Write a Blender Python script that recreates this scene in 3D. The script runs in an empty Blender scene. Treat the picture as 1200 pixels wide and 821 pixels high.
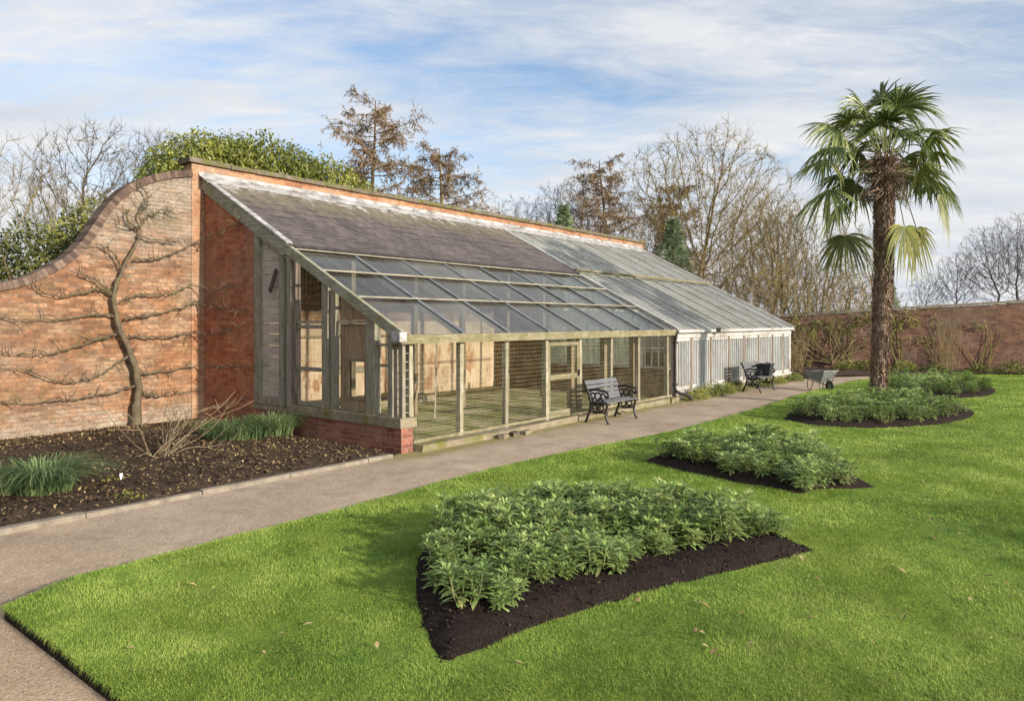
import bpy, math, random
import numpy as np
from mathutils import Vector, Matrix, geometry as mgeo, noise as mnoise

R = random.Random(7)
NR = np.random.default_rng(11)
PI = math.pi
scene = bpy.context.scene
COL = scene.collection

# ------------------------------------------------------------------ frame of reference
H = 2.0                    # camera height
F = 820.0                  # focal length in photo pixels (1200 wide)
CX, CY = -1.69, 10.65      # near front corner of the lean-to
ROT = math.atan2(0.777, 0.630)
UX, UY = math.cos(ROT), math.sin(ROT)

def gp(px, py, z=0.0):     # ground point below a pixel of the survey photo
    Y = F * (H - z) / (py - 377.0)
    return ((px - 600.0) / F * Y, Y)
def uv2w(u, v):
    return (CX + UX * u - UY * v, CY + UY * u + UX * v)
def w2uv(x, y):
    dx, dy = x - CX, y - CY
    return (UX * dx + UY * dy, -UY * dx + UX * dy)
def on_v(px, py, v):       # (u, z) of a point in the upright plane v = const
    r = (px - 600.0) / F
    x0, y0 = uv2w(0, v)
    u = (r * y0 - x0) / (UX - r * UY)
    Y = y0 + UY * u
    return u, H + (377.0 - py) / F * Y
def on_u(px, py, u):       # (v, z) of a point in the upright plane u = const
    r = (px - 600.0) / F
    x0, y0 = uv2w(u, 0)
    v = (x0 - r * y0) / (UY + r * UX)
    Y = y0 + UX * v
    return v, H + (377.0 - py) / F * Y

# ------------------------------------------------------------------ mesh helpers
class MB:
    def __init__(s):
        s.v = []; s.f = []; s.m = []; s.smooth = False
    def box(s, x0, x1, y0, y1, z0, z1, j=0.0, mi=0):
        n = len(s.v)
        for z in (z0, z1):
            for (x, y) in ((x0, y0), (x1, y0), (x1, y1), (x0, y1)):
                s.v.append((x + R.uniform(-j, j), y + R.uniform(-j, j), z + R.uniform(-j, j)))
        for q in ((0,3,2,1),(4,5,6,7),(0,1,5,4),(1,2,6,5),(2,3,7,6),(3,0,4,7)):
            s.f.append(tuple(n + i for i in q)); s.m.append(mi)
        return s
    def beam(s, a, b, w, h, up=(0,0,1), mi=0, off=0.0):
        a = Vector(a); b = Vector(b); d = (b - a).normalized(); up = Vector(up)
        side = d.cross(up)
        if side.length < 1e-5: side = d.cross(Vector((0,1,0)))
        side.normalize(); upv = side.cross(d).normalized()
        n = len(s.v)
        for p in (a, b):
            for (i, k) in ((-1,-1),(1,-1),(1,1),(-1,1)):
                s.v.append(tuple(p + side * (i * w / 2) + upv * (k * h / 2 + off)))
        for q in ((0,3,2,1),(4,5,6,7),(0,1,5,4),(1,2,6,5),(2,3,7,6),(3,0,4,7)):
            s.f.append(tuple(n + i for i in q)); s.m.append(mi)
        return s
    def tube(s, pts, rad, n=6, cap=True, mi=0, flat=1.0):
        pts = [Vector(p) for p in pts]
        if not hasattr(rad, '__len__'): rad = [rad] * len(pts)
        base = len(s.v); prev = None
        L = len(pts)
        for i in range(L):
            d = pts[min(i+1, L-1)] - pts[max(i-1, 0)]
            if d.length < 1e-9: d = Vector((0,0,1))
            d.normalize()
            if prev is None:
                t = Vector((1,0,0)) if abs(d.x) < 0.8 else Vector((0,1,0))
                prev = d.cross(t).normalized()
            e1 = prev - d * prev.dot(d)
            if e1.length < 1e-6: e1 = d.orthogonal()
            e1.normalize(); e2 = d.cross(e1); prev = e1
            p = pts[i]; r = rad[i]
            for k in range(n):
                a = 2 * PI * k / n; c = math.cos(a) * r; q = math.sin(a) * r * flat
                s.v.append((p.x + e1.x*c + e2.x*q, p.y + e1.y*c + e2.y*q, p.z + e1.z*c + e2.z*q))
        for i in range(L - 1):
            for k in range(n):
                k2 = (k + 1) % n
                s.f.append((base+i*n+k, base+i*n+k2, base+(i+1)*n+k2, base+(i+1)*n+k)); s.m.append(mi)
        if cap and n > 2:
            s.f.append(tuple(base + k for k in range(n))[::-1]); s.m.append(mi)
            s.f.append(tuple(base + (L-1)*n + k for k in range(n))); s.m.append(mi)
        return s
    def poly(s, pts, mi=0):
        n = len(s.v); s.v.extend(tuple(p) for p in pts)
        s.f.append(tuple(range(n, n + len(pts)))); s.m.append(mi); return s
    def prism(s, outline, axis, lo, hi, mi=0):     # outline [(a, z)] extruded along axis 'x' or 'y'
        n = len(s.v); k = len(outline)
        for t in (lo, hi):
            for (a, z) in outline:
                s.v.append((t, a, z) if axis == 'x' else (a, t, z))
        tris = mgeo.tessellate_polygon([[Vector((a, z, 0)) for a, z in outline]])
        for t in tris:
            s.f.append(tuple(n + i for i in t)); s.f.append(tuple(n + k + i for i in t)[::-1]); s.m += [mi, mi]
        for i in range(k):
            j = (i + 1) % k
            s.f.append((n+i, n+j, n+k+j, n+k+i)); s.m.append(mi)
        return s
    def build(s, name, mats, parent=None, uv=False, smooth=False, fix=False):
        me = bpy.data.meshes.new(name)
        me.from_pydata(s.v, [], s.f)
        mats = mats if isinstance(mats, (list, tuple)) else [mats]
        for m in mats: me.materials.append(m)
        if len(mats) > 1: me.polygons.foreach_set('material_index', s.m)
        if fix:
            import bmesh
            bm = bmesh.new(); bm.from_mesh(me); bmesh.ops.recalc_face_normals(bm, faces=bm.faces[:]); bm.to_mesh(me); bm.free()
        if uv: box_uv(me)
        if smooth: me.polygons.foreach_set('use_smooth', [True] * len(me.polygons))
        me.update()
        o = bpy.data.objects.new(name, me); COL.objects.link(o)
        if parent is not None: o.parent = parent
        return o

def box_uv(me):
    uvl = me.uv_layers.new(name='UVMap'); vs = me.vertices
    data = [0.0] * (2 * len(me.loops))
    for p in me.polygons:
        n = p.normal; ax, ay, az = abs(n.x), abs(n.y), abs(n.z)
        for li in p.loop_indices:
            c = vs[me.loops[li].vertex_index].co
            if az > ax and az > ay: a, b = c.x, c.y
            elif ax > ay: a, b = c.y, c.z
            else: a, b = c.x, c.z
            data[2*li] = a; data[2*li+1] = b
    uvl.data.foreach_set('uv', data)

def np_mesh(name, verts, faces_flat, counts, mat, parent=None, smooth=False):
    me = bpy.data.meshes.new(name)
    me.vertices.add(len(verts)); me.vertices.foreach_set('co', np.asarray(verts, np.float32).ravel())
    me.loops.add(len(faces_flat)); me.loops.foreach_set('vertex_index', np.asarray(faces_flat, np.int32))
    st = np.concatenate([[0], np.cumsum(counts)[:-1]]).astype(np.int32)
    me.polygons.add(len(counts)); me.polygons.foreach_set('loop_start', st)
    me.polygons.foreach_set('loop_total', np.asarray(counts, np.int32))
    me.update(calc_edges=True)
    for m in (mat if isinstance(mat, (list, tuple)) else [mat]): me.materials.append(m)
    if smooth: me.polygons.foreach_set('use_smooth', np.ones(len(counts), bool))
    o = bpy.data.objects.new(name, me); COL.objects.link(o)
    if parent is not None: o.parent = parent
    return o

def tag(o, label=None, cat=None, group=None, kind=None):
    if label: o['label'] = label
    if cat: o['category'] = cat
    if group: o['group'] = group
    if kind: o['kind'] = kind
    return o
def empty(name, loc=(0,0,0), rz=0.0, label=None, cat=None, group=None):
    o = bpy.data.objects.new(name, None); COL.objects.link(o)
    o.empty_display_size = 0.2
    o.location = loc; o.rotation_euler = (0, 0, rz)
    return tag(o, label, cat, group)
KIDS = {}
def copy_tree(o, parent=None):
    c = o.copy(); COL.objects.link(c)
    if parent is not None: c.parent = parent
    for ch in o.children: copy_tree(ch, c)
    return c

def spline(pts, n=6, closed=False):
    pts = [Vector(p) for p in pts]; out = []; L = len(pts)
    rng = range(L if closed else L - 1)
    for i in rng:
        if closed: p0, p1, p2, p3 = pts[i-1], pts[i], pts[(i+1) % L], pts[(i+2) % L]
        else:
            p1, p2 = pts[i], pts[i+1]
            p0 = pts[i-1] if i else p1 * 2 - p2
            p3 = pts[i+2] if i + 2 < L else p2 * 2 - p1
        for k in range(n):
            t = k / n
            out.append(0.5 * ((2*p1) + (p2-p0)*t + (2*p0-5*p1+4*p2-p3)*t*t + (3*p1-p0-3*p2+p3)*t*t*t))
    if not closed: out.append(pts[-1])
    return out

# ------------------------------------------------------------------ materials
class NT:
    def __init__(s, name):
        s.mat = bpy.data.materials.new(name); s.mat.use_nodes = True
        s.t = s.mat.node_tree; s.t.nodes.clear()
        s.out = s.t.nodes.new('ShaderNodeOutputMaterial')
    def n(s, typ, **kw):
        nd = s.t.nodes.new(typ)
        for k, v in kw.items(): setattr(nd, k, v)
        return nd
    def l(s, a, b): s.t.links.new(a, b)
    def set(s, sock, val):
        if hasattr(val, 'is_output') or isinstance(val, bpy.types.NodeSocket): s.l(val, sock)
        else: sock.default_value = val
    def obj(s): return s.n('ShaderNodeTexCoord').outputs['Object']
    def uv(s): return s.n('ShaderNodeTexCoord').outputs['UV']
    def pos(s): return s.n('ShaderNodeNewGeometry').outputs['Position']
    def mapping(s, vec, scale=(1,1,1), rot=(0,0,0), loc=(0,0,0)):
        m = s.n('ShaderNodeMapping'); s.l(vec, m.inputs[0])
        m.inputs['Scale'].default_value = scale; m.inputs['Rotation'].default_value = rot; m.inputs['Location'].default_value = loc
        return m.outputs[0]
    def noise(s, vec, scale, detail=4, rough=0.55, dist=0.0):
        nd = s.n('ShaderNodeTexNoise'); s.l(vec, nd.inputs['Vector'])
        nd.inputs['Scale'].default_value = scale; nd.inputs['Detail'].default_value = detail
        nd.inputs['Roughness'].default_value = rough; nd.inputs['Distortion'].default_value = dist
        return nd.outputs['Fac']
    def voro(s, vec, scale, out='Distance'):
        nd = s.n('ShaderNodeTexVoronoi'); s.l(vec, nd.inputs['Vector']); nd.inputs['Scale'].default_value = scale
        return nd.outputs[out]
    def ramp(s, fac, stops):
        nd = s.n('ShaderNodeValToRGB'); s.l(fac, nd.inputs[0])
        cr = nd.color_ramp
        while len(cr.elements) > 1: cr.elements.remove(cr.elements[-1])
        for i, (p, c) in enumerate(stops):
            e = cr.elements[0] if i == 0 else cr.elements.new(p)
            e.position = p
            e.color = (c, c, c, 1) if not hasattr(c, '__len__') else (*c, 1)
        return nd.outputs[0]
    def mix(s, fac, a, b, mode='MIX'):
        nd = s.n('ShaderNodeMix', data_type='RGBA', blend_type=mode)
        s.set(nd.inputs[0], fac)
        for i, v in ((6, a), (7, b)):
            if hasattr(v, '__len__') and not isinstance(v, bpy.types.NodeSocket): v = (*v[:3], 1)
            s.set(nd.inputs[i], v)
        return nd.outputs[2]
    def math(s, op, a, b=0.0, c=None):
        nd = s.n('ShaderNodeMath', operation=op); s.set(nd.inputs[0], a); s.set(nd.inputs[1], b)
        if c is not None: s.set(nd.inputs[2], c)
        return nd.outputs[0]
    def bump(s, h, strength=0.4, dist=0.02):
        nd = s.n('ShaderNodeBump'); s.l(h, nd.inputs['Height'])
        nd.inputs['Strength'].default_value = strength; nd.inputs['Distance'].default_value = dist
        return nd.outputs[0]
    def finish(s, color, rough=0.8, bump=None, metal=0.0, spec=0.3, trans=None):
        b = s.n('ShaderNodeBsdfPrincipled')
        if hasattr(color, '__len__') and not isinstance(color, bpy.types.NodeSocket): color = (*color[:3], 1)
        s.set(b.inputs['Base Color'], color); s.set(b.inputs['Roughness'], rough)
        b.inputs['Metallic'].default_value = metal; b.inputs['Specular IOR Level'].default_value = spec
        if bump is not None: s.l(bump, b.inputs['Normal'])
        sh = b.outputs[0]
        if trans is not None:
            tr = s.n('ShaderNodeBsdfTranslucent'); s.set(tr.inputs['Color'], color)
            mx = s.n('ShaderNodeMixShader'); mx.inputs[0].default_value = trans
            s.l(sh, mx.inputs[1]); s.l(tr.outputs[0], mx.inputs[2]); sh = mx.outputs[0]
        s.l(sh, s.out.inputs[0]); return s.mat

def sep(t, vec, i):
    n = t.n('ShaderNodeSeparateXYZ'); t.l(vec, n.inputs[0]); return n.outputs[i]

def brick_mat(name, c1, c2, c3, mortar, lime=0.4, lime_col=(0.5,0.43,0.35), moss=0.0, dark=0.0, patch=None, scale=1.0):
    t = NT(name); uv = t.uv(); ob = t.obj()
    wob = t.n('ShaderNodeVectorMath', operation='ADD')
    wn = t.n('ShaderNodeTexNoise'); t.l(uv, wn.inputs['Vector']); wn.inputs['Scale'].default_value = 3.0
    ws = t.n('ShaderNodeVectorMath', operation='SCALE'); t.l(wn.outputs['Color'], ws.inputs[0]); ws.inputs['Scale'].default_value = 0.012
    t.l(uv, wob.inputs[0]); t.l(ws.outputs[0], wob.inputs[1])
    br = t.n('ShaderNodeTexBrick'); t.l(wob.outputs[0], br.inputs['Vector'])
    br.inputs['Scale'].default_value = 1.0 * scale; br.inputs['Brick Width'].default_value = 0.225; br.inputs['Row Height'].default_value = 0.075
    br.inputs['Mortar Size'].default_value = 0.006; br.inputs['Mortar Smooth'].default_value = 0.3; br.inputs['Bias'].default_value = 0.0
    br.inputs['Color1'].default_value = (0,0,0,1); br.inputs['Color2'].default_value = (1,1,1,1); br.inputs['Mortar'].default_value = (0.5,0.5,0.5,1)
    br.offset_frequency = 2
    n1 = t.noise(ob, 1.6, 6, 0.65); n2 = t.noise(ob, 0.55, 4, 0.6); n3 = t.noise(ob, 14, 4, 0.7)
    tint = t.math('MULTIPLY_ADD', br.outputs['Color'], 0.42, t.math('MULTIPLY_ADD', n3, 0.5, t.math('MULTIPLY_ADD', n1, 1.1, -0.53)))
    col = t.ramp(tint, [(0.15, c3), (0.42, c1), (0.62, c2), (0.9, tuple(min(1, x*1.25) for x in c2))])
    col = t.mix(t.math('MULTIPLY', br.outputs['Fac'], 0.85), col, mortar)
    # lime bloom
    lf = t.ramp(t.math('MULTIPLY_ADD', n3, 0.30, t.math('MULTIPLY_ADD', n1, 0.55, t.math('MULTIPLY', n2, 0.6))), [(0.66, 0.0), (0.86, 1.0)])
    col = t.mix(t.math('MULTIPLY', lf, lime), col, lime_col)
    if patch:
        col = patch(t, col, ob, n1, n2, n3)
        col = t.mix(t.math('MULTIPLY', br.outputs['Fac'], .5), col, (0.20,0.15,0.105))
        col = t.mix(.30, col, t.ramp(br.outputs['Color'], [(0.1,0.40),(0.55,0.85),(0.9,1.0)]), 'MULTIPLY')
    if dark:
        df = t.ramp(t.math('MULTIPLY_ADD', n2, 0.6, t.math('MULTIPLY', t.noise(ob, 3.7, 5, .7), 0.6)), [(0.5, 0.0), (0.72, 1.0)])
        col = t.mix(t.math('MULTIPLY', df, dark), col, (0.09, 0.06, 0.045))
    if moss:
        mf = t.ramp(t.noise(ob, 2.3, 6, .7), [(0.52, 0.0), (0.66, 1.0)])
        col = t.mix(t.math('MULTIPLY', mf, moss), col, (0.10, 0.11, 0.035))
    col = t.mix(0.35, col, t.ramp(n3, [(0.25, 0.25), (0.75, 0.95)]), 'MULTIPLY')
    h = t.math('MULTIPLY_ADD', br.outputs['Fac'], -0.8, t.math('MULTIPLY_ADD', n3, 0.9, t.math('MULTIPLY', br.outputs['Color'], 0.15)))
    return t.finish(col, 0.92, t.bump(h, 0.7, 0.012), spec=0.15)

def wood_mat(name, c1, c2, axis, moss=0.0, moss_col=(0.125,0.118,0.048), dark=(0.05,0.045,0.035)):
    t = NT(name); ob = t.obj()
    sc = [9, 9, 9]; sc[axis] = 0.55
    g = t.noise(t.mapping(ob, tuple(sc)), 5.0, 6, 0.65, 0.3)
    n2 = t.noise(ob, 1.7, 5, .65); n3 = t.noise(ob, 7, 4, .6)
    col = t.ramp(t.math('MULTIPLY_ADD', g, 0.75, t.math('MULTIPLY', n2, 0.35)), [(0.33, dark), (0.47, c1), (0.66, c2)])
    if moss:
        mf = t.ramp(t.math('MULTIPLY_ADD', n3, 0.45, t.math('MULTIPLY', n2, 0.6)), [(0.46, 0.0), (0.60, 1.0)])
        col = t.mix(t.math('MULTIPLY', mf, moss), col, moss_col)
    return t.finish(col, 0.9, t.bump(g, 0.5, 0.01), spec=0.15)

def leaf_mat(name, stops, trans=0.3, rough=0.5, spec=0.3, scale=1.5):
    t = NT(name)
    rnd = t.n('ShaderNodeNewGeometry').outputs['Random Per Island']
    ns = t.noise(t.pos(), scale, 4, .6)
    oi = t.n('ShaderNodeObjectInfo').outputs['Random']
    f = t.math('MULTIPLY_ADD', rnd, 0.5, t.math('MULTIPLY_ADD', oi, .26, t.math('MULTIPLY_ADD', ns, 1.0, -0.38)))
    return t.finish(t.ramp(f, stops), rough, None, spec=spec, trans=trans)

def bark_mat(name, c1, c2, scale=6.0, moss=0.0, mcol=(0.13,0.14,0.04)):
    t = NT(name); ob = t.obj(); n = t.noise(t.mapping(ob, (1,1,0.35)), scale, 5, .7)
    col = t.ramp(n, [(0.3, c1), (0.7, c2)])
    if moss:
        col = t.mix(t.math('MULTIPLY', t.ramp(t.noise(ob, 0.9, 4, .6), [(0.42,0.0),(0.6,1.0)]), moss), col, mcol)
    return t.finish(col, 0.95, t.bump(n, 0.6, 0.03), spec=0.1)

M = {}
def wall_patch(t, col, ob, n1, n2, n3):
    z = sep(t, ob, 2); x = sep(t, ob, 0)
    hn = t.noise(t.mapping(ob, (1,1,2.2)), 2.6, 7, .75); bn = t.noise(t.mapping(ob, (1,1,1.6), loc=(7,0,3)), 1.5, 8, .78); cr = t.noise(t.mapping(ob, (1,1,2.4), loc=(2,5,1)), 6.0, 8, .8)
    # brown-grey sooty courses to the far left, orange flushes low down, lime washed out near the ground and near the shoulder
    soot = t.ramp(t.math('MULTIPLY_ADD', x, -.10, t.math('MULTIPLY_ADD', hn, .6, t.math('MULTIPLY_ADD', cr, .6, -.5))), [(0.32,0.0),(0.54,1.0)])
    col = t.mix(t.math('MULTIPLY', soot, .72), col, (0.175,0.12,0.08))
    fl = t.math('MULTIPLY', t.ramp(bn, [(0.46,0.0),(0.58,1.0)]), t.ramp(t.math('MULTIPLY', z, .25), [(0.12,1.0),(0.55,.25)]))
    col = t.mix(t.math('MULTIPLY', fl, .7), col, t.mix(cr, (0.25,0.085,0.036), (0.50,0.23,0.085)))
    lowb = t.ramp(t.math('MULTIPLY_ADD', hn, .6, t.math('MULTIPLY_ADD', cr, .7, t.math('MULTIPLY_ADD', z, -.40, -.32))), [(0.16,0.0),(0.30,1.0)])
    col = t.mix(t.math('MULTIPLY', lowb, .88), col, t.mix(n3, (0.36,0.29,0.21), (0.58,0.50,0.40)))
    hib = t.ramp(t.math('MULTIPLY_ADD', hn, .7, t.math('MULTIPLY_ADD', cr, .8, t.math('MULTIPLY_ADD', z, .12, -.83))), [(0.30,0.0),(0.46,1.0)])
    col = t.mix(t.math('MULTIPLY', hib, .75), col, t.mix(n3, (0.30,0.27,0.21), (0.52,0.47,0.39)))
    sp_ = t.ramp(t.noise(t.mapping(ob, (1,1,3.0), loc=(9,3,2)), 5.0, 6, .8), [(0.53,0.0),(0.60,1.0)])
    return t.mix(t.math('MULTIPLY', sp_, .7), col, (0.12,0.08,0.055))
M['brick_wall'] = brick_mat('mottled_old_brick', (0.335,0.155,0.076), (0.425,0.23,0.12), (0.185,0.085,0.048), (0.33,0.255,0.175), lime=0.65, lime_col=(0.44,0.36,0.27), dark=0.35, moss=0.3, patch=wall_patch)  # weathered orange-brown brick, mottled in its own colour
M['brick_red'] = brick_mat('red_return_brick', (0.42,0.13,0.06), (0.50,0.19,0.085), (0.24,0.075,0.042), (0.32,0.20,0.135), lime=0.45, lime_col=(0.44,0.28,0.19), dark=0.4, moss=0.4)
M['brick_top'] = brick_mat('orange_parapet_brick', (0.38,0.165,0.08), (0.45,0.23,0.12), (0.27,0.11,0.06), (0.38,0.29,0.2), lime=0.5, lime_col=(.46,.38,.29), dark=0.35)
M['brick_pier'] = brick_mat('orange_pier_brick', (0.40,0.17,0.075), (0.48,0.24,0.12), (0.29,0.12,0.06), (0.38,0.29,0.2), lime=0.5, lime_col=(0.46,0.37,0.27), dark=0.2, moss=.15)
M['brick_plinth'] = brick_mat('plinth_brick', (0.27,0.092,0.06), (0.34,0.13,0.085), (0.16,0.06,0.042), (0.36,0.27,0.2), lime=0.3, lime_col=(0.4,0.3,0.22), dark=0.2, moss=0.12)
M['brick_far'] = brick_mat('far_wall_brick', (0.18,0.088,0.058), (0.25,0.125,0.08), (0.105,0.062,0.05), (0.22,0.165,0.13), lime=0.6, lime_col=(0.29,0.215,0.17), dark=0.45, moss=0.35)
M['brick_inside'] = brick_mat('partition_brick', (0.24,0.14,0.08), (0.30,0.18,0.10), (0.14,0.085,0.05), (0.28,0.22,0.14), lime=0.2, dark=0.3, moss=0.6)
M['wood_v'] = wood_mat('grey_timber_upright', (0.18,0.16,0.12), (0.33,0.295,0.235), 2, moss=0.5)
M['wood_h'] = wood_mat('grey_timber_lengthwise', (0.22,0.20,0.155), (0.38,0.35,0.28), 0, moss=0.3)
M['wood_e'] = wood_mat('mossy_timber_sloping', (0.22,0.21,0.15), (0.38,0.36,0.28), 1, moss=0.6)
M['wood_eave'] = wood_mat('mossy_eave_timber', (0.17,0.15,0.09), (0.33,0.29,0.19), 0, moss=0.7, moss_col=(0.125,0.11,0.045))
M['wood_board'] = wood_mat('silver_weatherboard', (0.31,0.27,0.215), (0.47,0.415,0.34), 1, moss=0.12)
M['wood_brown'] = wood_mat('brown_inner_timber', (0.16,0.12,0.075), (0.27,0.21,0.14), 2, moss=0.5)
M['wood_pale'] = wood_mat('pale_flaking_timber', (0.25,0.22,0.16), (0.43,0.385,0.30), 2, moss=0.55, dark=(0.09,0.075,0.05))
M['ply'] = wood_mat('stained_plywood', (0.22,0.15,0.09), (0.33,0.24,0.15), 2, moss=0.2)

def white_paint(name, axis):
    t = NT(name); ob = t.obj(); sc = [6,6,6]; sc[axis] = 0.7
    n = t.noise(t.mapping(ob, tuple(sc)), 4, 5, .7); n2 = t.noise(ob, 1.1, 4, .6)
    col = t.mix(t.ramp(t.math('MULTIPLY_ADD', n, .6, t.math('MULTIPLY', n2, .4)), [(0.36,1.0),(0.52,0.0)]), (0.43,0.42,0.395), (0.19,0.155,0.115))
    return t.finish(col, 0.6, spec=0.3)
M['white_v'] = white_paint('flaking_white_upright', 2); M['white_h'] = white_paint('flaking_white_lengthwise', 0); M['white_e'] = white_paint('flaking_white_sloping', 1)
t = NT('buff_limewash'); nb_ = t.noise(t.obj(), 1.6, 8, .78); M['buff'] = t.finish(t.mix(t.ramp(t.noise(t.mapping(t.obj(), (1,1,.5)), 2.3, 7, .75), [(0.53,0.0),(0.62,1.0)]), t.ramp(nb_, [(0.3,(0.44,0.31,0.19)),(0.7,(0.66,0.52,0.36))]), (0.36,0.19,0.10)), .92, t.bump(nb_, .5, .02), spec=.1)
t = NT('limewash'); M['limewash'] = t.finish(t.ramp(t.noise(t.obj(), 1.2, 6, .7), [(0.35,(0.50,0.49,0.34)),(0.6,(0.78,0.77,0.66))]), .9)
t = NT('reddish_primer_post'); M['primer'] = t.finish(t.ramp(t.noise(t.mapping(t.obj(), (6,6,.8)), 3, 5, .7), [(0.35,(0.07,0.055,0.045)),(0.6,(0.20,0.15,0.115))]), 0.85)

# slate
t = NT('mossy_slate'); uv = t.uv(); ob = t.obj()
br = t.n('ShaderNodeTexBrick'); t.l(uv, br.inputs['Vector']); br.inputs['Scale'].default_value = 1; br.inputs['Brick Width'].default_value = 0.26; br.inputs['Row Height'].default_value = 0.17
br.inputs['Mortar Size'].default_value = 0.006; br.inputs['Color1'].default_value = (0,0,0,1); br.inputs['Color2'].default_value = (1,1,1,1); br.inputs['Mortar'].default_value = (0,0,0,1)
n1 = t.noise(t.mapping(ob, (1.0,.45,.45)), 1.2, 6, .7); n2 = t.noise(ob, 9, 4, .7)
col = t.ramp(t.math('MULTIPLY_ADD', br.outputs['Color'], .22, t.math('MULTIPLY_ADD', n2, .25, t.math('MULTIPLY', n1, .5))), [(0.25,(0.045,0.037,0.035)),(0.5,(0.095,0.077,0.071)),(0.75,(0.16,0.132,0.122))])
yy = sep(t, ob, 1)
top = t.math('MULTIPLY_ADD', yy, 0.55, -2.35)          # 0 low on the slope .. 0.95 at the top (lichen under the flashing)
mf = t.ramp(t.math('MULTIPLY_ADD', t.noise(t.mapping(ob, (3.2,.35,.35)), 1.3, 6, .7), .9, t.math('MULTIPLY', top, .42)), [(0.48,0.0),(0.72,1.0)])
col = t.mix(t.math('MULTIPLY', mf, .6), col, (0.19,0.165,0.10))
lf = t.ramp(t.math('MULTIPLY_ADD', t.noise(t.mapping(ob, (2.2,.35,.35), loc=(3,1,0)), 1.6, 6, .75), .9, t.math('MULTIPLY', top, .5)), [(0.80,0.0),(0.96,1.0)])
col = t.mix(lf, col, (0.50,0.48,0.45))
col = t.mix(t.math('MULTIPLY', br.outputs['Fac'], .6), col, (0.02,0.018,0.018))
M['slate'] = t.finish(col, 0.6, t.bump(t.math('MULTIPLY_ADD', n2, .4, t.math('MULTIPLY_ADD', br.outputs['Fac'], -.6, t.math('MULTIPLY', br.outputs['Color'], .3))), .6, .015), spec=.35)
t = NT('chalky_lead'); M['lead'] = t.finish(t.ramp(t.noise(t.mapping(t.obj(), (1,2,2)), 3, 6, .7), [(0.36,(0.13,0.125,0.12)),(0.5,(0.30,0.29,0.28)),(0.66,(0.46,0.45,0.44))]), .7)
t = NT('dark_lead_strip'); M['lead_dark'] = t.finish(t.ramp(t.noise(t.obj(), 5, 5, .7), [(0.3,(0.08,0.085,0.095)),(0.7,(0.17,0.175,0.19))]), .55)
t = NT('mossy_coping'); ob = t.obj(); nn = t.noise(ob, 5, 6, .7)
col = t.mix(t.ramp(t.noise(ob, 1.7, 5, .7), [(0.42,0.0),(0.58,1.0)]), t.ramp(nn, [(0.3,(0.07,0.055,0.045)),(0.7,(0.21,0.17,0.14))]), (0.12,0.115,0.04))
M['coping'] = t.finish(col, .95, t.bump(nn, .8, .03), spec=.1)
t = NT('brick_on_edge_coping'); uv = t.uv(); nn = t.noise(t.obj(), 8, 5, .7)
br = t.n('ShaderNodeTexBrick'); t.l(uv, br.inputs['Vector']); br.inputs['Scale'].default_value = 1; br.inputs['Brick Width'].default_value = 0.078; br.inputs['Row Height'].default_value = 0.5; br.offset = 0
br.inputs['Mortar Size'].default_value = .006; br.inputs['Color1'].default_value = (0,0,0,1); br.inputs['Color2'].default_value = (1,1,1,1)
col = t.ramp(t.math('MULTIPLY_ADD', br.outputs['Color'], .5, t.math('MULTIPLY', nn, .6)), [(0.2,(0.05,0.036,0.03)),(0.5,(0.115,0.075,0.058)),(0.85,(0.21,0.15,0.11))])
col = t.mix(t.math('MULTIPLY', br.outputs['Fac'], .8), col, (0.10,0.085,0.07))
M['coping_brick'] = t.finish(col, .95, t.bump(t.math('MULTIPLY_ADD', br.outputs['Fac'], -.8, nn), .7, .015), spec=.1)

# glass
def glass_mat(name, tint, dirt_lo, dirt_hi, dirt_col, stretch=(1,1,1), bars=None):
    t = NT(name); ob = t.obj()
    tr = t.n('ShaderNodeBsdfTransparent'); tr.inputs[0].default_value = (*tint, 1)
    gl = t.n('ShaderNodeBsdfGlossy'); gl.inputs['Roughness'].default_value = 0.03; gl.inputs[0].default_value = (0.9,0.95,1,1)
    lw = t.n('ShaderNodeLayerWeight'); lw.inputs[0].default_value = 0.35
    lw.inputs[0].default_value = 0.5; fr = t.n('ShaderNodeMath', operation='MULTIPLY_ADD'); t.l(t.math('POWER', lw.outputs['Facing'], 4.6), fr.inputs[0]); fr.inputs[1].default_value = .38; fr.inputs[2].default_value = .03
    m1 = t.n('ShaderNodeMixShader'); t.l(fr.outputs[0], m1.inputs[0]); t.l(tr.outputs[0], m1.inputs[1]); t.l(gl.outputs[0], m1.inputs[2])
    d = t.n('ShaderNodeBsdfDiffuse'); tl = t.n('ShaderNodeBsdfTranslucent')
    nz = t.noise(t.mapping(ob, stretch), 2.2, 6, .7)
    dc = t.ramp(t.noise(ob, 0.8, 4, .6), [(0.35, tuple(x*.72 for x in dirt_col)), (0.65, dirt_col)])
    t.l(dc, d.inputs[0]); t.l(dc, tl.inputs[0])
    m0 = t.n('ShaderNodeMixShader'); m0.inputs[0].default_value = .5; t.l(d.outputs[0], m0.inputs[1]); t.l(tl.outputs[0], m0.inputs[2])
    nz = t.math('MULTIPLY_ADD', nz, .6, t.math('MULTIPLY', t.noise(t.mapping(ob, (1,.25,.25)), .75, 2, .5), .42))
    f = t.ramp(nz, [(0.36, dirt_lo), (0.66, dirt_hi)])
    if bars: f = bars(t, ob, f)
    m2 = t.n('ShaderNodeMixShader'); t.l(f, m2.inputs[0]); t.l(m1.outputs[0], m2.inputs[1]); t.l(m0.outputs[0], m2.inputs[2])
    t.l(m2.outputs[0], t.out.inputs[0]); return t.mat
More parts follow.
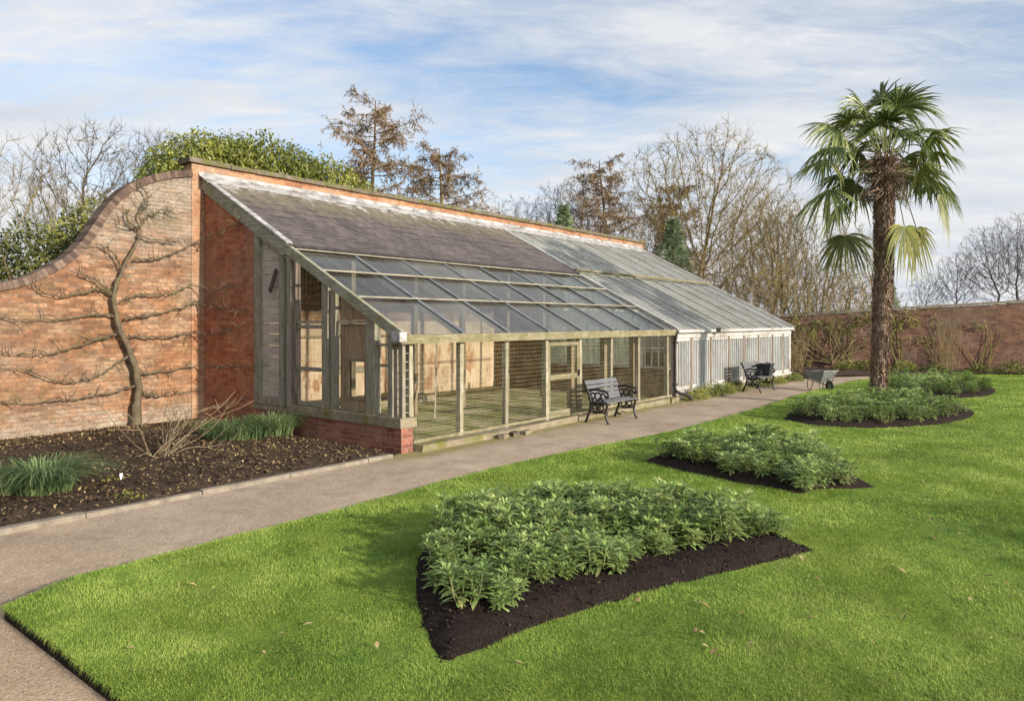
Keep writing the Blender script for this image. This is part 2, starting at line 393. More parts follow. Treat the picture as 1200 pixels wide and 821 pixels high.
def panes(t, ob, f):
    fx = t.math('FLOOR', t.math('MULTIPLY', sep(t, ob, 0), 1/1.21)); fy = t.math('FLOOR', t.math('MULTIPLY', sep(t, ob, 1), 1/.98))
    wn = t.n('ShaderNodeTexWhiteNoise', noise_dimensions='2D'); cb = t.n('ShaderNodeCombineXYZ'); t.l(fx, cb.inputs[0]); t.l(fy, cb.inputs[1]); t.l(cb.outputs[0], wn.inputs['Vector'])
    return t.math('ADD', f, t.math('MULTIPLY', t.math('POWER', wn.outputs['Value'], 3.0), .16))
M['glass'] = glass_mat('dusty_roof_glass', (0.90,0.92,0.91), 0.0, 0.22, (0.40,0.39,0.365), (4.5,.4,.4), panes)
def laps(t, ob, f):
    y = sep(t, ob, 1)
    w = t.math('FRACT', t.math('MULTIPLY', y, 1/0.21))
    line = t.math('GREATER_THAN', w, 0.80)
    return t.math('ADD', f, t.math('MULTIPLY', line, 0.25))
M['glass_white'] = glass_mat('whitewashed_roof_glass', (0.86,0.9,0.88), 0.46, 0.70, (0.80,0.80,0.73), (3.0,.6,.6), laps)
M['glass_front'] = glass_mat('whitewashed_front_glass', (0.86,0.9,0.9), 0.25, 0.62, (0.72,0.73,0.72), (5,5,.6))
M['glass_pane'] = glass_mat('dim_window_glass', (0.8,0.83,0.82), 0.02, 0.08, (0.45,0.46,0.44))

t = NT('galvanised_wire'); M['wire'] = t.finish(t.ramp(t.noise(t.obj(), 2.5, 4, .7), [(0.4,(0.18,0.16,0.075)),(0.6,(0.36,0.32,0.20))]), .6)
t = NT('black_iron'); M['iron'] = t.finish((0.012,0.013,0.014), .45, t.bump(t.noise(t.obj(), 60, 3, .6), .2, .003), spec=.5)
t = NT('grey_bench_slat'); M['slat'] = t.finish(t.ramp(t.noise(t.mapping(t.obj(), (.8,9,9)), 5, 5, .7), [(0.3,(0.07,0.07,0.072)),(0.7,(0.155,0.155,0.16))]), .65)
t = NT('black_plastic'); M['black_plastic'] = t.finish(t.ramp(t.noise(t.obj(), 9, 4, .6), [(0.3,(0.018,0.02,0.022)),(0.7,(0.04,0.042,0.046))]), .55)
t = NT('grey_barrow_steel'); M['barrow'] = t.finish(t.ramp(t.noise(t.obj(), 7, 5, .7), [(0.3,(0.16,0.175,0.165)),(0.62,(0.27,0.29,0.28)),(0.75,(0.30,0.24,0.18))]), .55, metal=.2)
t = NT('rubber'); M['rubber'] = t.finish((0.02,0.02,0.02), .8)
t = NT('white_plastic'); M['white_plastic'] = t.finish((0.75,0.75,0.72), .5)
t = NT('brown_downpipe'); M['pipe'] = t.finish(t.ramp(t.noise(t.obj(), 6, 4, .7), [(0.35,(0.015,0.015,0.016)),(0.7,(0.06,0.05,0.045))]), .5)

# ground covers
t = NT('meadow'); p = t.pos(); M['meadow'] = t.finish(t.ramp(t.noise(p, .3, 6, .7), [(0.3,(0.05,0.065,0.02)),(0.7,(0.10,0.10,0.04))]), .95)
t = NT('gravel_path'); p = t.pos()
n1 = t.noise(p, 0.7, 5, .6); n2 = t.noise(p, 38, 4, .75); v1 = t.voro(p, 75, 'Color'); n3 = t.noise(p, 5, 5, .7)
f = t.math('MULTIPLY_ADD', n2, .30, t.math('MULTIPLY_ADD', n1, .42, t.math('MULTIPLY_ADD', n3, .16, t.math('MULTIPLY', sep(t, v1, 0), .16))))
col = t.ramp(f, [(0.30,(0.18,0.13,0.09)),(0.5,(0.345,0.265,0.19)),(0.70,(0.52,0.42,0.31))])
du0 = t.n('ShaderNodeVectorMath', operation='DOT_PRODUCT'); t.l(p, du0.inputs[0]); du0.inputs[1].default_value = (UX, UY, 0)
tan = t.ramp(t.math('MULTIPLY_ADD', t.math('SUBTRACT', du0.outputs['Value'], UX*CX + UY*CY), -.22, t.math('MULTIPLY_ADD', n1, .5, -.85)), [(0.25,0.0),(0.75,1.0)])
col = t.mix(tan, col, t.ramp(f, [(0.30,(0.19,0.128,0.078)),(0.5,(0.37,0.265,0.17)),(0.70,(0.54,0.42,0.295))]))
# moss verge beside the lean-to (local v between -1 and -0.2)
dv = t.n('ShaderNodeVectorMath', operation='DOT_PRODUCT'); t.l(p, dv.inputs[0]); dv.inputs[1].default_value = (-UY, UX, 0)
vloc = t.math('SUBTRACT', dv.outputs['Value'], -UY*CX + UX*CY)
du = t.n('ShaderNodeVectorMath', operation='DOT_PRODUCT'); t.l(p, du.inputs[0]); du.inputs[1].default_value = (UX, UY, 0)
uloc = t.math('SUBTRACT', du.outputs['Value'], UX*CX + UY*CY)
edge = t.math('MULTIPLY', t.ramp(t.math('ADD', vloc, 1.15), [(0.0,0.0),(0.35,0.15),(0.75,1.0)]), t.ramp(t.math('MULTIPLY_ADD', uloc, .1, .5), [(0.0,0.0),(0.3,0.3),(.5,1.0)]))
mf = t.ramp(t.math('MULTIPLY_ADD', n3, .55, t.math('MULTIPLY', edge, .45)), [(0.56,0.0),(0.76,1.0)])
col = t.mix(t.math('MULTIPLY', mf, .8), col, t.ramp(n2, [(0.3,(0.12,0.12,0.02)),(0.7,(0.27,0.25,0.06))]))
dk = t.ramp(t.noise(t.mapping(p, (1,1,1), loc=(4,2,0)), 1.1, 6, .75), [(0.50,0.0),(0.66,1.0)])
col = t.mix(t.math('MULTIPLY', dk, .55), col, (0.17,0.13,0.095))
st = t.ramp(t.noise(t.mapping(p, (1,1,1), loc=(1,7,0)), 4.5, 7, .8), [(0.60,0.0),(0.68,1.0)])
col = t.mix(t.math('MULTIPLY', st, .5), col, (0.10,0.078,0.058))
M['path'] = t.finish(col, .95, t.bump(t.math('MULTIPLY_ADD', n2, .7, t.math('MULTIPLY_ADD', t.voro(p, 75), .35, n3)), .55, .012), spec=.15)
t = NT('mulch'); p = t.pos(); n1 = t.noise(p, 42, 5, .8); n2 = t.noise(p, 4, 5, .7)
M['mulch'] = t.finish(t.ramp(t.math('MULTIPLY_ADD', n2, .3, t.math('MULTIPLY', n1, .7)), [(0.32,(0.008,0.006,0.005)),(0.52,(0.030,0.021,0.017)),(0.72,(0.085,0.058,0.042))]), .95, t.bump(n1, 1.0, .03), spec=.12)
t = NT('dry_bed_soil'); p = t.pos(); n1 = t.noise(p, 36, 5, .8); n2 = t.noise(p, 2.2, 6, .75)
col = t.ramp(t.math('MULTIPLY_ADD', n2, .4, t.math('MULTIPLY', n1, .62)), [(0.36,(0.017,0.012,0.009)),(0.50,(0.055,0.038,0.027)),(0.66,(0.16,0.11,0.07)),(0.82,(0.30,0.22,0.13))])
M['bed_soil'] = t.finish(col, .95, t.bump(n1, 1.0, .035), spec=.12)
t = NT('mossy_floor'); p = t.pos(); n1 = t.noise(p, 1.2, 6, .7); n2 = t.noise(p, 18, 4, .7)
M['inner_floor'] = t.finish(t.ramp(t.math('MULTIPLY_ADD', n2, .25, t.math('MULTIPLY', n1, .8)), [(0.36,(0.09,0.10,0.025)),(0.50,(0.19,0.19,0.06)),(0.64,(0.40,0.34,0.22))]), .95, t.bump(n2, .6, .02))
t = NT('turf_base'); p = t.pos(); n1 = t.noise(p, .5, 5, .6); n2 = t.noise(p, 30, 4, .75)
M['turf'] = t.finish(t.ramp(t.math('MULTIPLY_ADD', n2, .45, t.math('MULTIPLY', n1, .5)), [(0.3,(0.07,0.11,0.02)),(0.5,(0.16,0.23,0.035)),(0.7,(0.26,0.33,0.06))]), .9, t.bump(n2, .8, .03), spec=.1)
t = NT('grass_blade'); g = t.n('ShaderNodeNewGeometry'); p = g.outputs['Position']
n1 = t.noise(p, .55, 4, .6); n2 = t.noise(p, 4.5, 6, .8)
f = t.math('MULTIPLY_ADD', g.outputs['Random Per Island'], .34, t.math('MULTIPLY_ADD', n1, .85, t.math('MULTIPLY_ADD', n2, .95, -.58)))
col = t.ramp(f, [(0.16,(0.072,0.135,0.030)),(0.36,(0.182,0.29,0.047)),(0.54,(0.312,0.425,0.073)),(0.74,(0.47,0.54,0.13)),(0.93,(0.58,0.57,0.24))])
th = t.ramp(t.math('MULTIPLY_ADD', t.noise(p, 1.3, 6, .75), .75, t.math('MULTIPLY', t.noise(p, .23, 3, .5), .3)), [(0.56,0.0),(0.68,1.0)])
col = t.mix(t.math('MULTIPLY', th, .42), col, (0.36,0.33,0.13))
M['grass'] = t.finish(col, .55, None, spec=.25, trans=.35)

M['leaf_bed'] = leaf_mat('bedding_leaf', [(0.10,(0.085,0.14,0.036)),(0.40,(0.195,0.285,0.075)),(0.68,(0.325,0.42,0.135)),(0.95,(0.48,0.50,0.19))], .25, .5, .3, 3)
M['leaf_bed_pale'] = leaf_mat('bedding_leaf_yellowing', [(0.3,(0.13,0.18,0.06)),(0.7,(0.34,0.34,0.11))], .25)
M['stem'] = bark_mat('green_stem', (0.10,0.12,0.05), (0.2,0.2,0.09))
M['leaf_laurel'] = leaf_mat('laurel_leaf', [(0.15,(0.06,0.075,0.012)),(0.40,(0.15,0.17,0.026)),(0.7,(0.27,0.28,0.055)),(0.95,(0.40,0.385,0.11))], .3, .4, .4, 1.2)
M['leaf_yew'] = leaf_mat('dark_evergreen_leaf', [(0.2,(0.045,0.06,0.018)),(0.5,(0.12,0.135,0.035)),(0.8,(0.26,0.25,0.075))], .2, .6, .2, .9)
M['leaf_conifer'] = leaf_mat('conifer_needle', [(0.2,(0.10,0.15,0.09)),(0.5,(0.25,0.32,0.18)),(0.8,(0.42,0.46,0.26))], .4, .6, .2, 1.0)
M['leaf_palm'] = leaf_mat('palm_leaf', [(0.15,(0.06,0.09,0.03)),(0.45,(0.145,0.19,0.06)),(0.7,(0.27,0.305,0.10)),(0.92,(0.48,0.45,0.16))], .25, .4, .4, 1.6)
M['leaf_palm_old'] = leaf_mat('old_palm_leaf', [(0.2,(0.08,0.095,0.03)),(0.5,(0.155,0.175,0.05)),(0.85,(0.32,0.29,0.09))], .25, .45, .3, 2)
M['leaf_weed'] = leaf_mat('weed_leaf', [(0.2,(0.08,0.11,0.02)),(0.6,(0.22,0.24,0.05)),(0.9,(0.40,0.36,0.12))], .3)
M['leaf_tuft'] = leaf_mat('tuft_blade', [(0.2,(0.06,0.10,0.035)),(0.5,(0.145,0.215,0.085)),(0.8,(0.28,0.33,0.14)),(0.95,(0.42,0.38,0.19))], .3, .5, .3, 3)
M['leaf_dry'] = leaf_mat('dry_leaf', [(0.2,(0.12,0.075,0.04)),(0.5,(0.27,0.18,0.09)),(0.85,(0.48,0.38,0.18))], .15, .8, .1, 4)
M['leaf_brown'] = leaf_mat('brown_larch_spray', [(0.2,(0.15,0.10,0.06)),(0.6,(0.26,0.18,0.105)),(0.9,(0.36,0.265,0.16))], .2, .8, .1, 1)
M['bark_grey'] = bark_mat('grey_bark', (0.065,0.050,0.034), (0.13,0.10,0.068), 4, .4, (0.08,0.075,0.025))
M['bark_olive'] = bark_mat('mossy_bark', (0.115,0.083,0.043), (0.23,0.17,0.09), 4, .6, (0.19,0.16,0.05))
M['bark_brown'] = bark_mat('brown_bark', (0.075,0.05,0.035), (0.15,0.105,0.07), 4, .2)
M['bark_far'] = bark_mat('far_grey_bark', (0.07,0.062,0.058), (0.105,0.095,0.09), 4)
M['bark_wall'] = bark_mat('espalier_bark', (0.06,0.045,0.032), (0.17,0.13,0.09), 14, .3)
M['bark_dry'] = bark_mat('dry_cane', (0.11,0.08,0.05), (0.27,0.205,0.125), 9)
M['bark_cane'] = bark_mat('yellow_cane', (0.16,0.12,0.056), (0.30,0.23,0.115), 9)
t = NT('palm_fibre'); ob = t.obj(); n1 = t.noise(t.mapping(ob, (1,1,.35)), 9, 6, .75); n2 = t.noise(ob, 1.3, 4, .6)
M['palm_trunk'] = t.finish(t.ramp(t.math('MULTIPLY_ADD', n1, .8, t.math('MULTIPLY', n2, .25)), [(0.30,(0.06,0.04,0.028)),(0.48,(0.19,0.13,0.092)),(0.70,(0.42,0.31,0.225))]), .95, t.bump(n1, .9, .04), spec=.1)
t = NT('gravel_stone'); g = t.n('ShaderNodeNewGeometry'); M['pebble'] = t.finish(t.ramp(g.outputs['Random Per Island'], [(0,(0.16,0.115,0.08)),(.4,(0.30,0.235,0.175)),(.75,(0.38,0.31,0.235)),(1,(0.48,0.42,0.35))]), .9)
t = NT('soil_clod'); g = t.n('ShaderNodeNewGeometry'); M['clod'] = t.finish(t.ramp(g.outputs['Random Per Island'], [(0,(0.010,0.007,0.006)),(.7,(0.032,0.022,0.017)),(1,(0.085,0.057,0.04))]), .95, spec=.1)
t = NT('edging_stone'); n1 = t.noise(t.obj(), 6, 5, .7); M['edging'] = t.finish(t.ramp(n1, [(0.3,(0.13,0.105,0.08)),(0.7,(0.29,0.25,0.195))]), .9, t.bump(n1, .6, .02))
t = NT('mossy_stone'); n1 = t.noise(t.obj(), 5, 6, .7); M['stone'] = t.finish(t.mix(t.ramp(t.noise(t.obj(), 2.1, 5, .7), [(0.50,0.0),(0.68,1.0)]), t.ramp(n1, [(0.3,(0.13,0.105,0.07)),(0.7,(0.30,0.255,0.18))]), (0.15,0.145,0.04)), .95, t.bump(n1, .8, .03), spec=.1)

# ------------------------------------------------------------------ polygons of the garden plan
def catm(pxs, n=5):
    return [(p.x, p.y) for p in spline([(*gp(*q, .07), 0) for q in pxs], n)]
lawn_edge_path = catm([(5,713),(94,677),(162,659),(237,640),(300,623),(400,597),(500,570),(600,545),(700,523),(800,503),(880,481),(944,461),(992,448.5),(1013,444.5)], 5)
lawn_far = [gp(1060,441.5), gp(1120,441), gp(1200,441), (30,25.0), (46,22.0), (46,-14.0), (16.0,-10.4)]
A0 = lawn_edge_path[0]
lawn_poly = lawn_edge_path + lawn_far + [(A0[0] + 0.785*k*1.0, A0[1] - 0.62*k*1.0) for k in (18, 12, 8, 5, 3, 2, 1)]
bed1 = catm([(517,622),(497,640),(486,665),(484,690),(490,725),(501,752),(516,777)]) + \
       catm([(516,777),(560,763),(620,738),(700,710),(780,689),(860,668),(920,655),(957,645)])[1:] + \
       catm([(957,645),(925,632),(880,612),(800,596),(700,588),(620,589),(560,598),(517,622)])[1:-1]
bed2 = catm([(752,541),(800,553),(850,563),(900,571),(936,579)]) + catm([(936,579),(962,573),(1000,572),(1030,570)])[1:] + \
       catm([(1030,570),(1003,557),(985,541),(976,524)])[1:] + catm([(976,524),(950,522),(890,514),(820,519),(780,530),(752,541)])[1:-1]
bed3 = catm([(917,492),(960,499),(1030,501),(1100,497),(1142,487),(1132,478),(1090,470),(1030,467),(965,471),(928,481),(917,492)])[:-1]
bed4 = catm([(1020,456),(1050,463),(1100,466.5),(1145,465),(1168,459.5),(1155,450),(1110,444),(1060,444),(1028,449),(1020,456)])[:-1]
def ragged(poly, step, amp):
    out = []
    for i in range(len(poly)):
        a, b = Vector(poly[i]), Vector(poly[(i+1) % len(poly)]); n = max(1, int((b-a).length/step))
        for k in range(n):
            p = a.lerp(b, k/n); j = Vector((mnoise.noise(Vector((p.x*6, p.y*6, 1))), mnoise.noise(Vector((p.x*6, p.y*6, 9))))) + .6*Vector((mnoise.noise(Vector((p.x*19, p.y*19, 3))), mnoise.noise(Vector((p.x*19, p.y*19, 5)))))
            p = p + j*amp; out.append((p.x, p.y))
    return out
bed1 = ragged(bed1, .06, .022); bed2 = ragged(bed2, .1, .03); bed3 = ragged(bed3, .15, .04); bed4 = ragged(bed4, .2, .05)
BEDS = [bed1, bed2, bed3, bed4]

def inside(poly, x, y):
    x = np.asarray(x); y = np.asarray(y); c = np.zeros(x.shape, bool); n = len(poly)
    for i in range(n):
        x1, y1 = poly[i]; x2, y2 = poly[i-1]
        if y1 == y2: continue
        k = ((y1 > y) != (y2 > y)) & (x < (x2 - x1) * (y - y1) / (y2 - y1) + x1)
        c ^= k
    return c
def edge_dist(poly, x, y):
    x = np.asarray(x, float); y = np.asarray(y, float); best = np.full(x.shape, 1e9); n = len(poly)
    for i in range(n):
        x1, y1 = poly[i-1]; x2, y2 = poly[i]; dx, dy = x2-x1, y2-y1; l2 = dx*dx+dy*dy + 1e-12
        t_ = np.clip(((x-x1)*dx + (y-y1)*dy)/l2, 0, 1)
        best = np.minimum(best, np.hypot(x-x1-t_*dx, y-y1-t_*dy))
    return best

def sheet(name, poly, step, hfun, mat, label, cat, kind=None, skirt=None):
    xs = [p[0] for p in poly]; ys = [p[1] for p in poly]
    gx = np.arange(min(xs), max(xs), step); gy = np.arange(min(ys), max(ys), step)
    X, Y = np.meshgrid(gx, gy); X = X.ravel() + NR.uniform(-.3,.3,X.size)*step; Y = Y.ravel() + NR.uniform(-.3,.3,Y.size)*step
    k = inside(poly, X, Y) & (edge_dist(poly, X, Y) > step*.4)
    pts = [Vector(p) for p in poly] + [Vector((a, b)) for a, b in zip(X[k], Y[k])]
    ne = len(poly)
    r = mgeo.delaunay_2d_cdt(pts, [(i, (i+1) % ne) for i in range(ne)], [], 1, 1e-5)
    vx = np.array([v.x for v in r[0]]); vy = np.array([v.y for v in r[0]])
    vz = hfun(vx, vy)
    mb = MB(); mb.v = [(float(a), float(b), float(c)) for a, b, c in zip(vx, vy, vz)]
    for f in r[2]:
        a, b, c = (mb.v[i] for i in f)
        if (b[0]-a[0])*(c[1]-a[1]) - (b[1]-a[1])*(c[0]-a[0]) < 0: f = f[::-1]
        mb.f.append(tuple(f))
    mb.m = [0]*len(mb.f)
    mats = [mat]
    if skirt:
        mats.append(skirt[1])
        zz = hfun(np.array(xs), np.array(ys))
        for i in range(ne):
            j = (i+1) % ne; n = len(mb.v)
            mb.v += [(*poly[i], skirt[0]), (*poly[j], skirt[0]), (*poly[j], float(zz[j])), (*poly[i], float(zz[i]))]
            mb.f.append((n, n+1, n+2, n+3)); mb.m.append(1)
    o = mb.build(name, mats, smooth=False)
    if not skirt: o.data.polygons.foreach_set('use_smooth', [True]*len(o.data.polygons))
    return tag(o, label, cat, None, kind)

def vnoise(x, y, s, seed=0.0):
    return np.array([mnoise.noise(Vector((a*s + seed, b*s - seed, seed))) for a, b in zip(x, y)])

# ------------------------------------------------------------------ setting: ground, path, lawn, beds
mb = MB(); mb.poly([(-900,-900,-.07),(900,-900,-.07),(900,900,-.07),(-900,900,-.07)])
tag(mb.build('ground', M['meadow']), 'rough ground reaching to the horizon behind the walls', 'ground', None, 'structure')
mb = MB()
pw = [uv2w(-14,-12), uv2w(26,-12), uv2w(26,3), uv2w(-14,3)]
mb.poly([(x, y, 0.0) for x, y in pw])
tag(mb.build('path', M['path']), 'sandy gravel path between the brown bed, the lean-to and the lawn', 'path', None, 'structure')
def lawn_h(x, y): return 0.07 + 0.012*np.sin(x*.9+1)*np.cos(y*.7)
sheet('lawn', lawn_poly, 0.9, lawn_h, M['turf'], 'green turf of the lawn around the four planted beds', 'lawn', 'structure', (-0.02, M['mulch']))
def bed_h(poly, amp=.07):
    def f(x, y):
        d = edge_dist(poly, x, y)
        base = lawn_h(x, y)
        return base - .012 + np.minimum(d*.35, amp) + (vnoise(x, y, 9, 3)*.016 + vnoise(x, y, 23, 8)*.012) * np.clip(d*8, 0, 1) + .016*np.clip(d*30, 0, 1)
    return f
tag_bed = ['dark mulch of the large leaf-shaped flower bed nearest the camera', 'dark mulch of the pointed flower bed in the middle of the lawn', 'dark mulch of the round bed at the foot of the palm', 'dark mulch of the flower bed behind the palm']
for i, (b, st) in enumerate(zip(BEDS, (.06, .1, .16, .2))):
    sheet('mulch_bed', b, st, bed_h(b), M['mulch'], tag_bed[i], 'flower bed', 'structure')
# bed below the swept wall (local frame -> world)
lb = [uv2w(u, v) for (u, v) in ((-13,-.1),(-9,-.1),(-6,-.1),(-3,-.1),(-.12,-.1),(-.12,2),(-.12,4),(-.12,6.0),(-3,6.0),(-6,6.0),(-9,6.0),(-13,6.0))]
def lb_h(x, y):
    d = edge_dist(lb, x, y)
    return .025 + np.minimum(d*.12, .05) + vnoise(x, y, 1.4, 2)*.035 + vnoise(x, y, 8, 5)*.025 + vnoise(x, y, 21, 9)*.014
sheet('soil_bed', lb, .085, lb_h, M['bed_soil'], 'brown leaf-strewn bed below the swept brick wall', 'flower bed', 'structure')
# border under the far wall
WL, WR = (6.6, 32.0), (24.5, 25.9)
fb = [gp(985,441), gp(1060,438.7), gp(1130,438.5), gp(1200,438.5), (24,24.9), (24.5,25.9), (15.5,29.0), (9.0,31.2), (9.3,28.6)]
fb = [gp(915,447), gp(955,443)] + [gp(985,441.6), gp(1030,440.6), gp(1090,439.5), gp(1150,439.2), gp(1210,439.4)] + [(24,25.0), (24.5,25.9), (15.5,28.97), (8.5,31.35)]
sheet('soil_border', fb, .3, lambda x, y: .06 + vnoise(x, y, 3, 4)*.03, M['bed_soil'], 'narrow soil border along the foot of the far brick wall', 'flower bed', 'structure')
mb = MB(); mb.poly([(*uv2w(.05,.05), .03), (*uv2w(18.5,.05), .03), (*uv2w(18.5,5.98), .03), (*uv2w(.05,5.98), .03)])
tag(mb.build('greenhouse_floor', M['inner_floor']), 'mossy earth floor inside the lean-to', 'floor', None, 'structure')
# edging kerb
mb = MB(); u = -13.0
while u < -.35:
    L = R.uniform(.8, 1.3); e = min(u+L, -.3)
    mb.box(u, e-.012, -.17, -.085, -.02, .055 + R.uniform(-.008,.008), .004); u += L
o = mb.build('kerb', M['edging']); o.location = (CX, CY, 0); o.rotation_euler[2] = ROT
tag(o, 'low grey edging kerb between the brown bed and the path', 'kerb', None, 'structure')

# ------------------------------------------------------------------ scatter helpers
def lattice(x, y, seed):      # smooth random field, -1..1
    g = np.random.default_rng(seed).uniform(-1, 1, (256, 256)); xi = np.floor(x).astype(int); yi = np.floor(y).astype(int); fx = x-xi; fy = y-yi
    fx = fx*fx*(3-2*fx); fy = fy*fy*(3-2*fy); a = g[xi % 256, yi % 256]; b = g[(xi+1) % 256, yi % 256]; c = g[xi % 256, (yi+1) % 256]; d = g[(xi+1) % 256, (yi+1) % 256]
    return (a*(1-fx)+b*fx)*(1-fy) + (c*(1-fx)+d*fx)*fy
def grass_blades(name, poly, zones, holes, mat, label):
    P = []; HT = []; WD = []
    for (ymin, ymax, dens, h, w) in zones:
        x0, x1 = max(-(ymax)*.80, -4.2), min(ymax*.80, 24)
        n = int((x1-x0)*(ymax-ymin)*dens)
        x = NR.uniform(x0, x1, n); y = NR.uniform(ymin, ymax, n)
        k = inside(poly, x, y) & (np.abs(x) < y*.79 + .3)
        x, y = x[k], y[k]
        for b in holes:
            ins = inside(b, x, y); d = edge_dist(b, x, y)
            kk = ~(ins & (d > .015)); x, y = x[kk], y[kk]
        P.append(np.stack([x, y], 1)); HT.append(np.full(len(x), h)); WD.append(np.full(len(x), w))
    P = np.concatenate(P); HT = np.concatenate(HT); WD = np.concatenate(WD); n = len(P)
    cl = lattice(P[:,0]*3.0, P[:,1]*3.0, 1) + .7*lattice(P[:,0]*9, P[:,1]*9, 2)
    HT = HT * NR.uniform(.55, 1.25, n) * (1 + .45*cl)
    a = 2.5*lattice(P[:,0]*2.2, P[:,1]*2.2, 5) + NR.normal(0, 1.3, n); lean = NR.uniform(.25, 1.25, n)
    dx, dy = np.cos(a), np.sin(a); sx, sy = -dy, dx
    z0 = lawn_h(P[:,0], P[:,1]) - .004
    V = np.zeros((n, 5, 3), np.float32)
    w = WD/2*NR.uniform(.7, 1.3, n)
    V[:,0,0] = P[:,0]-sx*w; V[:,0,1] = P[:,1]-sy*w; V[:,0,2] = z0
    V[:,1,0] = P[:,0]+sx*w; V[:,1,1] = P[:,1]+sy*w; V[:,1,2] = z0
    mx = P[:,0]+dx*HT*lean*.35; my = P[:,1]+dy*HT*lean*.35; mz = z0+HT*.6
    V[:,2,0] = mx+sx*w*.8; V[:,2,1] = my+sy*w*.8; V[:,2,2] = mz
    V[:,3,0] = mx-sx*w*.8; V[:,3,1] = my-sy*w*.8; V[:,3,2] = mz
    V[:,4,0] = P[:,0]+dx*HT*lean; V[:,4,1] = P[:,1]+dy*HT*lean; V[:,4,2] = z0+HT*(1-.3*lean)
    base = (np.arange(n)*5)[:,None]
    faces = (base + np.array([[0,1,2,3,3,2,4]])).ravel()
    o = np_mesh(name, V.reshape(-1,3), faces, np.tile([4,3], n), mat)
    return tag(o, label, 'grass', None, 'stuff')
grass_blades('grass', lawn_poly, [(2.4,4.6,24000,.023,.0022),(4.6,6.5,15500,.024,.0029),(6.5,9.5,6800,.026,.0046),(9.5,15,2400,.029,.008),(15,26,760,.034,.0145)], BEDS, M['grass'], 'short bright green lawn grass around the beds')

def edge_blades(p0, p1, n, out, mat):
    mb = MB()
    for _ in range(n):
        t_ = R.random(); x = p0[0]+(p1[0]-p0[0])*t_; y = p0[1]+(p1[1]-p0[1])*t_; k = R.uniform(-.06,.006) + .008*mnoise.noise(Vector((x*7,y*7,0)))
        b = Vector((x+out[0]*k, y+out[1]*k, float(lawn_h(x, y)) - .004)); a = R.gauss(0,.8); o = Vector((out[0]*math.cos(a)-out[1]*math.sin(a), out[0]*math.sin(a)+out[1]*math.cos(a), 0)); sd_ = Vector((-o.y,o.x,0))*R.uniform(.0011,.0018); L = R.uniform(.015,.045)
        m = b + o*L*.5 + Vector((0,0,L*.35)); e = b + o*L + Vector((0,0,-L*R.uniform(.0,.7))); q = len(mb.v)
        mb.v += [tuple(b-sd_), tuple(b+sd_), tuple(m+sd_*.8), tuple(m-sd_*.8), tuple(e)]; mb.f += [(q,q+1,q+2,q+3),(q+3,q+2,q+4)]; mb.m += [0,0]
    return tag(mb.build('edge_grass', mat), 'longer grass hanging over the cut near edge of the lawn', 'grass', None, 'stuff')
edge_blades(A0, (A0[0]+.785*3.2, A0[1]-.62*3.2), 3800, (-.62,-.785), M['grass'])

_ep = lawn_edge_path; mbv = []
def path_edge():
    mb = MB()
    for i in range(len(_ep)-1):
        p0, p1 = _ep[i], _ep[i+1]; dx, dy = p1[0]-p0[0], p1[1]-p0[1]; L = math.hypot(dx, dy); o = (-dy/L, dx/L); Ym = (p0[1]+p1[1])/2
        for _ in range(int(L*min(1400, 9000/Ym))):
            t_ = R.random(); x = p0[0]+dx*t_; y = p0[1]+dy*t_; k = R.uniform(-.04,.02) + .03*mnoise.noise(Vector((x*3,y*3,0)))
            b = Vector((x+o[0]*k, y+o[1]*k, float(lawn_h(x, y)) - .004)); a = R.gauss(0,.9); q_ = Vector((o[0]*math.cos(a)-o[1]*math.sin(a), o[0]*math.sin(a)+o[1]*math.cos(a), 0)); w = .0004*Ym*R.uniform(.7,1.3); sd_ = Vector((-q_.y,q_.x,0))*w; h = R.uniform(.02,.06)
            m = b + q_*h*.5 + Vector((0,0,h*.3)); e = b + q_*h + Vector((0,0,-h*R.uniform(.0,.8))); q = len(mb.v)
            mb.v += [tuple(b-sd_), tuple(b+sd_), tuple(m+sd_*.8), tuple(m-sd_*.8), tuple(e)]; mb.f += [(q,q+1,q+2,q+3),(q+3,q+2,q+4)]; mb.m += [0,0]
    return tag(mb.build('edge_grass', M['grass']), 'ragged grass creeping over the path side of the lawn', 'grass', None, 'stuff')
path_edge()
def chips(name, xy, zf, size, mat, label, cat, flat=.6):
    x, y = xy; n = len(x); z = zf(x, y)
    base = np.array([(1,0,0),(-.5,.87,0),(-.5,-.87,0),(0,0,1),(0,0,-1)], np.float32)
    s = size[0] + (size[1]-size[0])*NR.random(n)**2.5
    V = base[None]*s[:,None,None]*NR.uniform(.6,1.3,(n,5,1)); V[:,:,2] *= flat
    a = NR.uniform(0, 2*PI, n); c, q = np.cos(a)[:,None], np.sin(a)[:,None]
    tx = NR.uniform(-.5,.5,(n,1)); V[:,:,2] += V[:,:,0]*tx
    X = V[:,:,0]*c - V[:,:,1]*q + x[:,None]; Yv = V[:,:,0]*q + V[:,:,1]*c + y[:,None]; Z = V[:,:,2] + z[:,None] + s[:,None]*.15
    W = np.stack([X, Yv, Z], 2).reshape(-1, 3)
    b = (np.arange(n)*5)[:,None]
    f = (b + np.array([[0,1,3,1,2,3,2,0,3,1,0,4,2,1,4,0,2,4]])).ravel()
    return tag(np_mesh(name, W, f, np.full(n*6, 3), mat), label, cat, None, 'stuff')
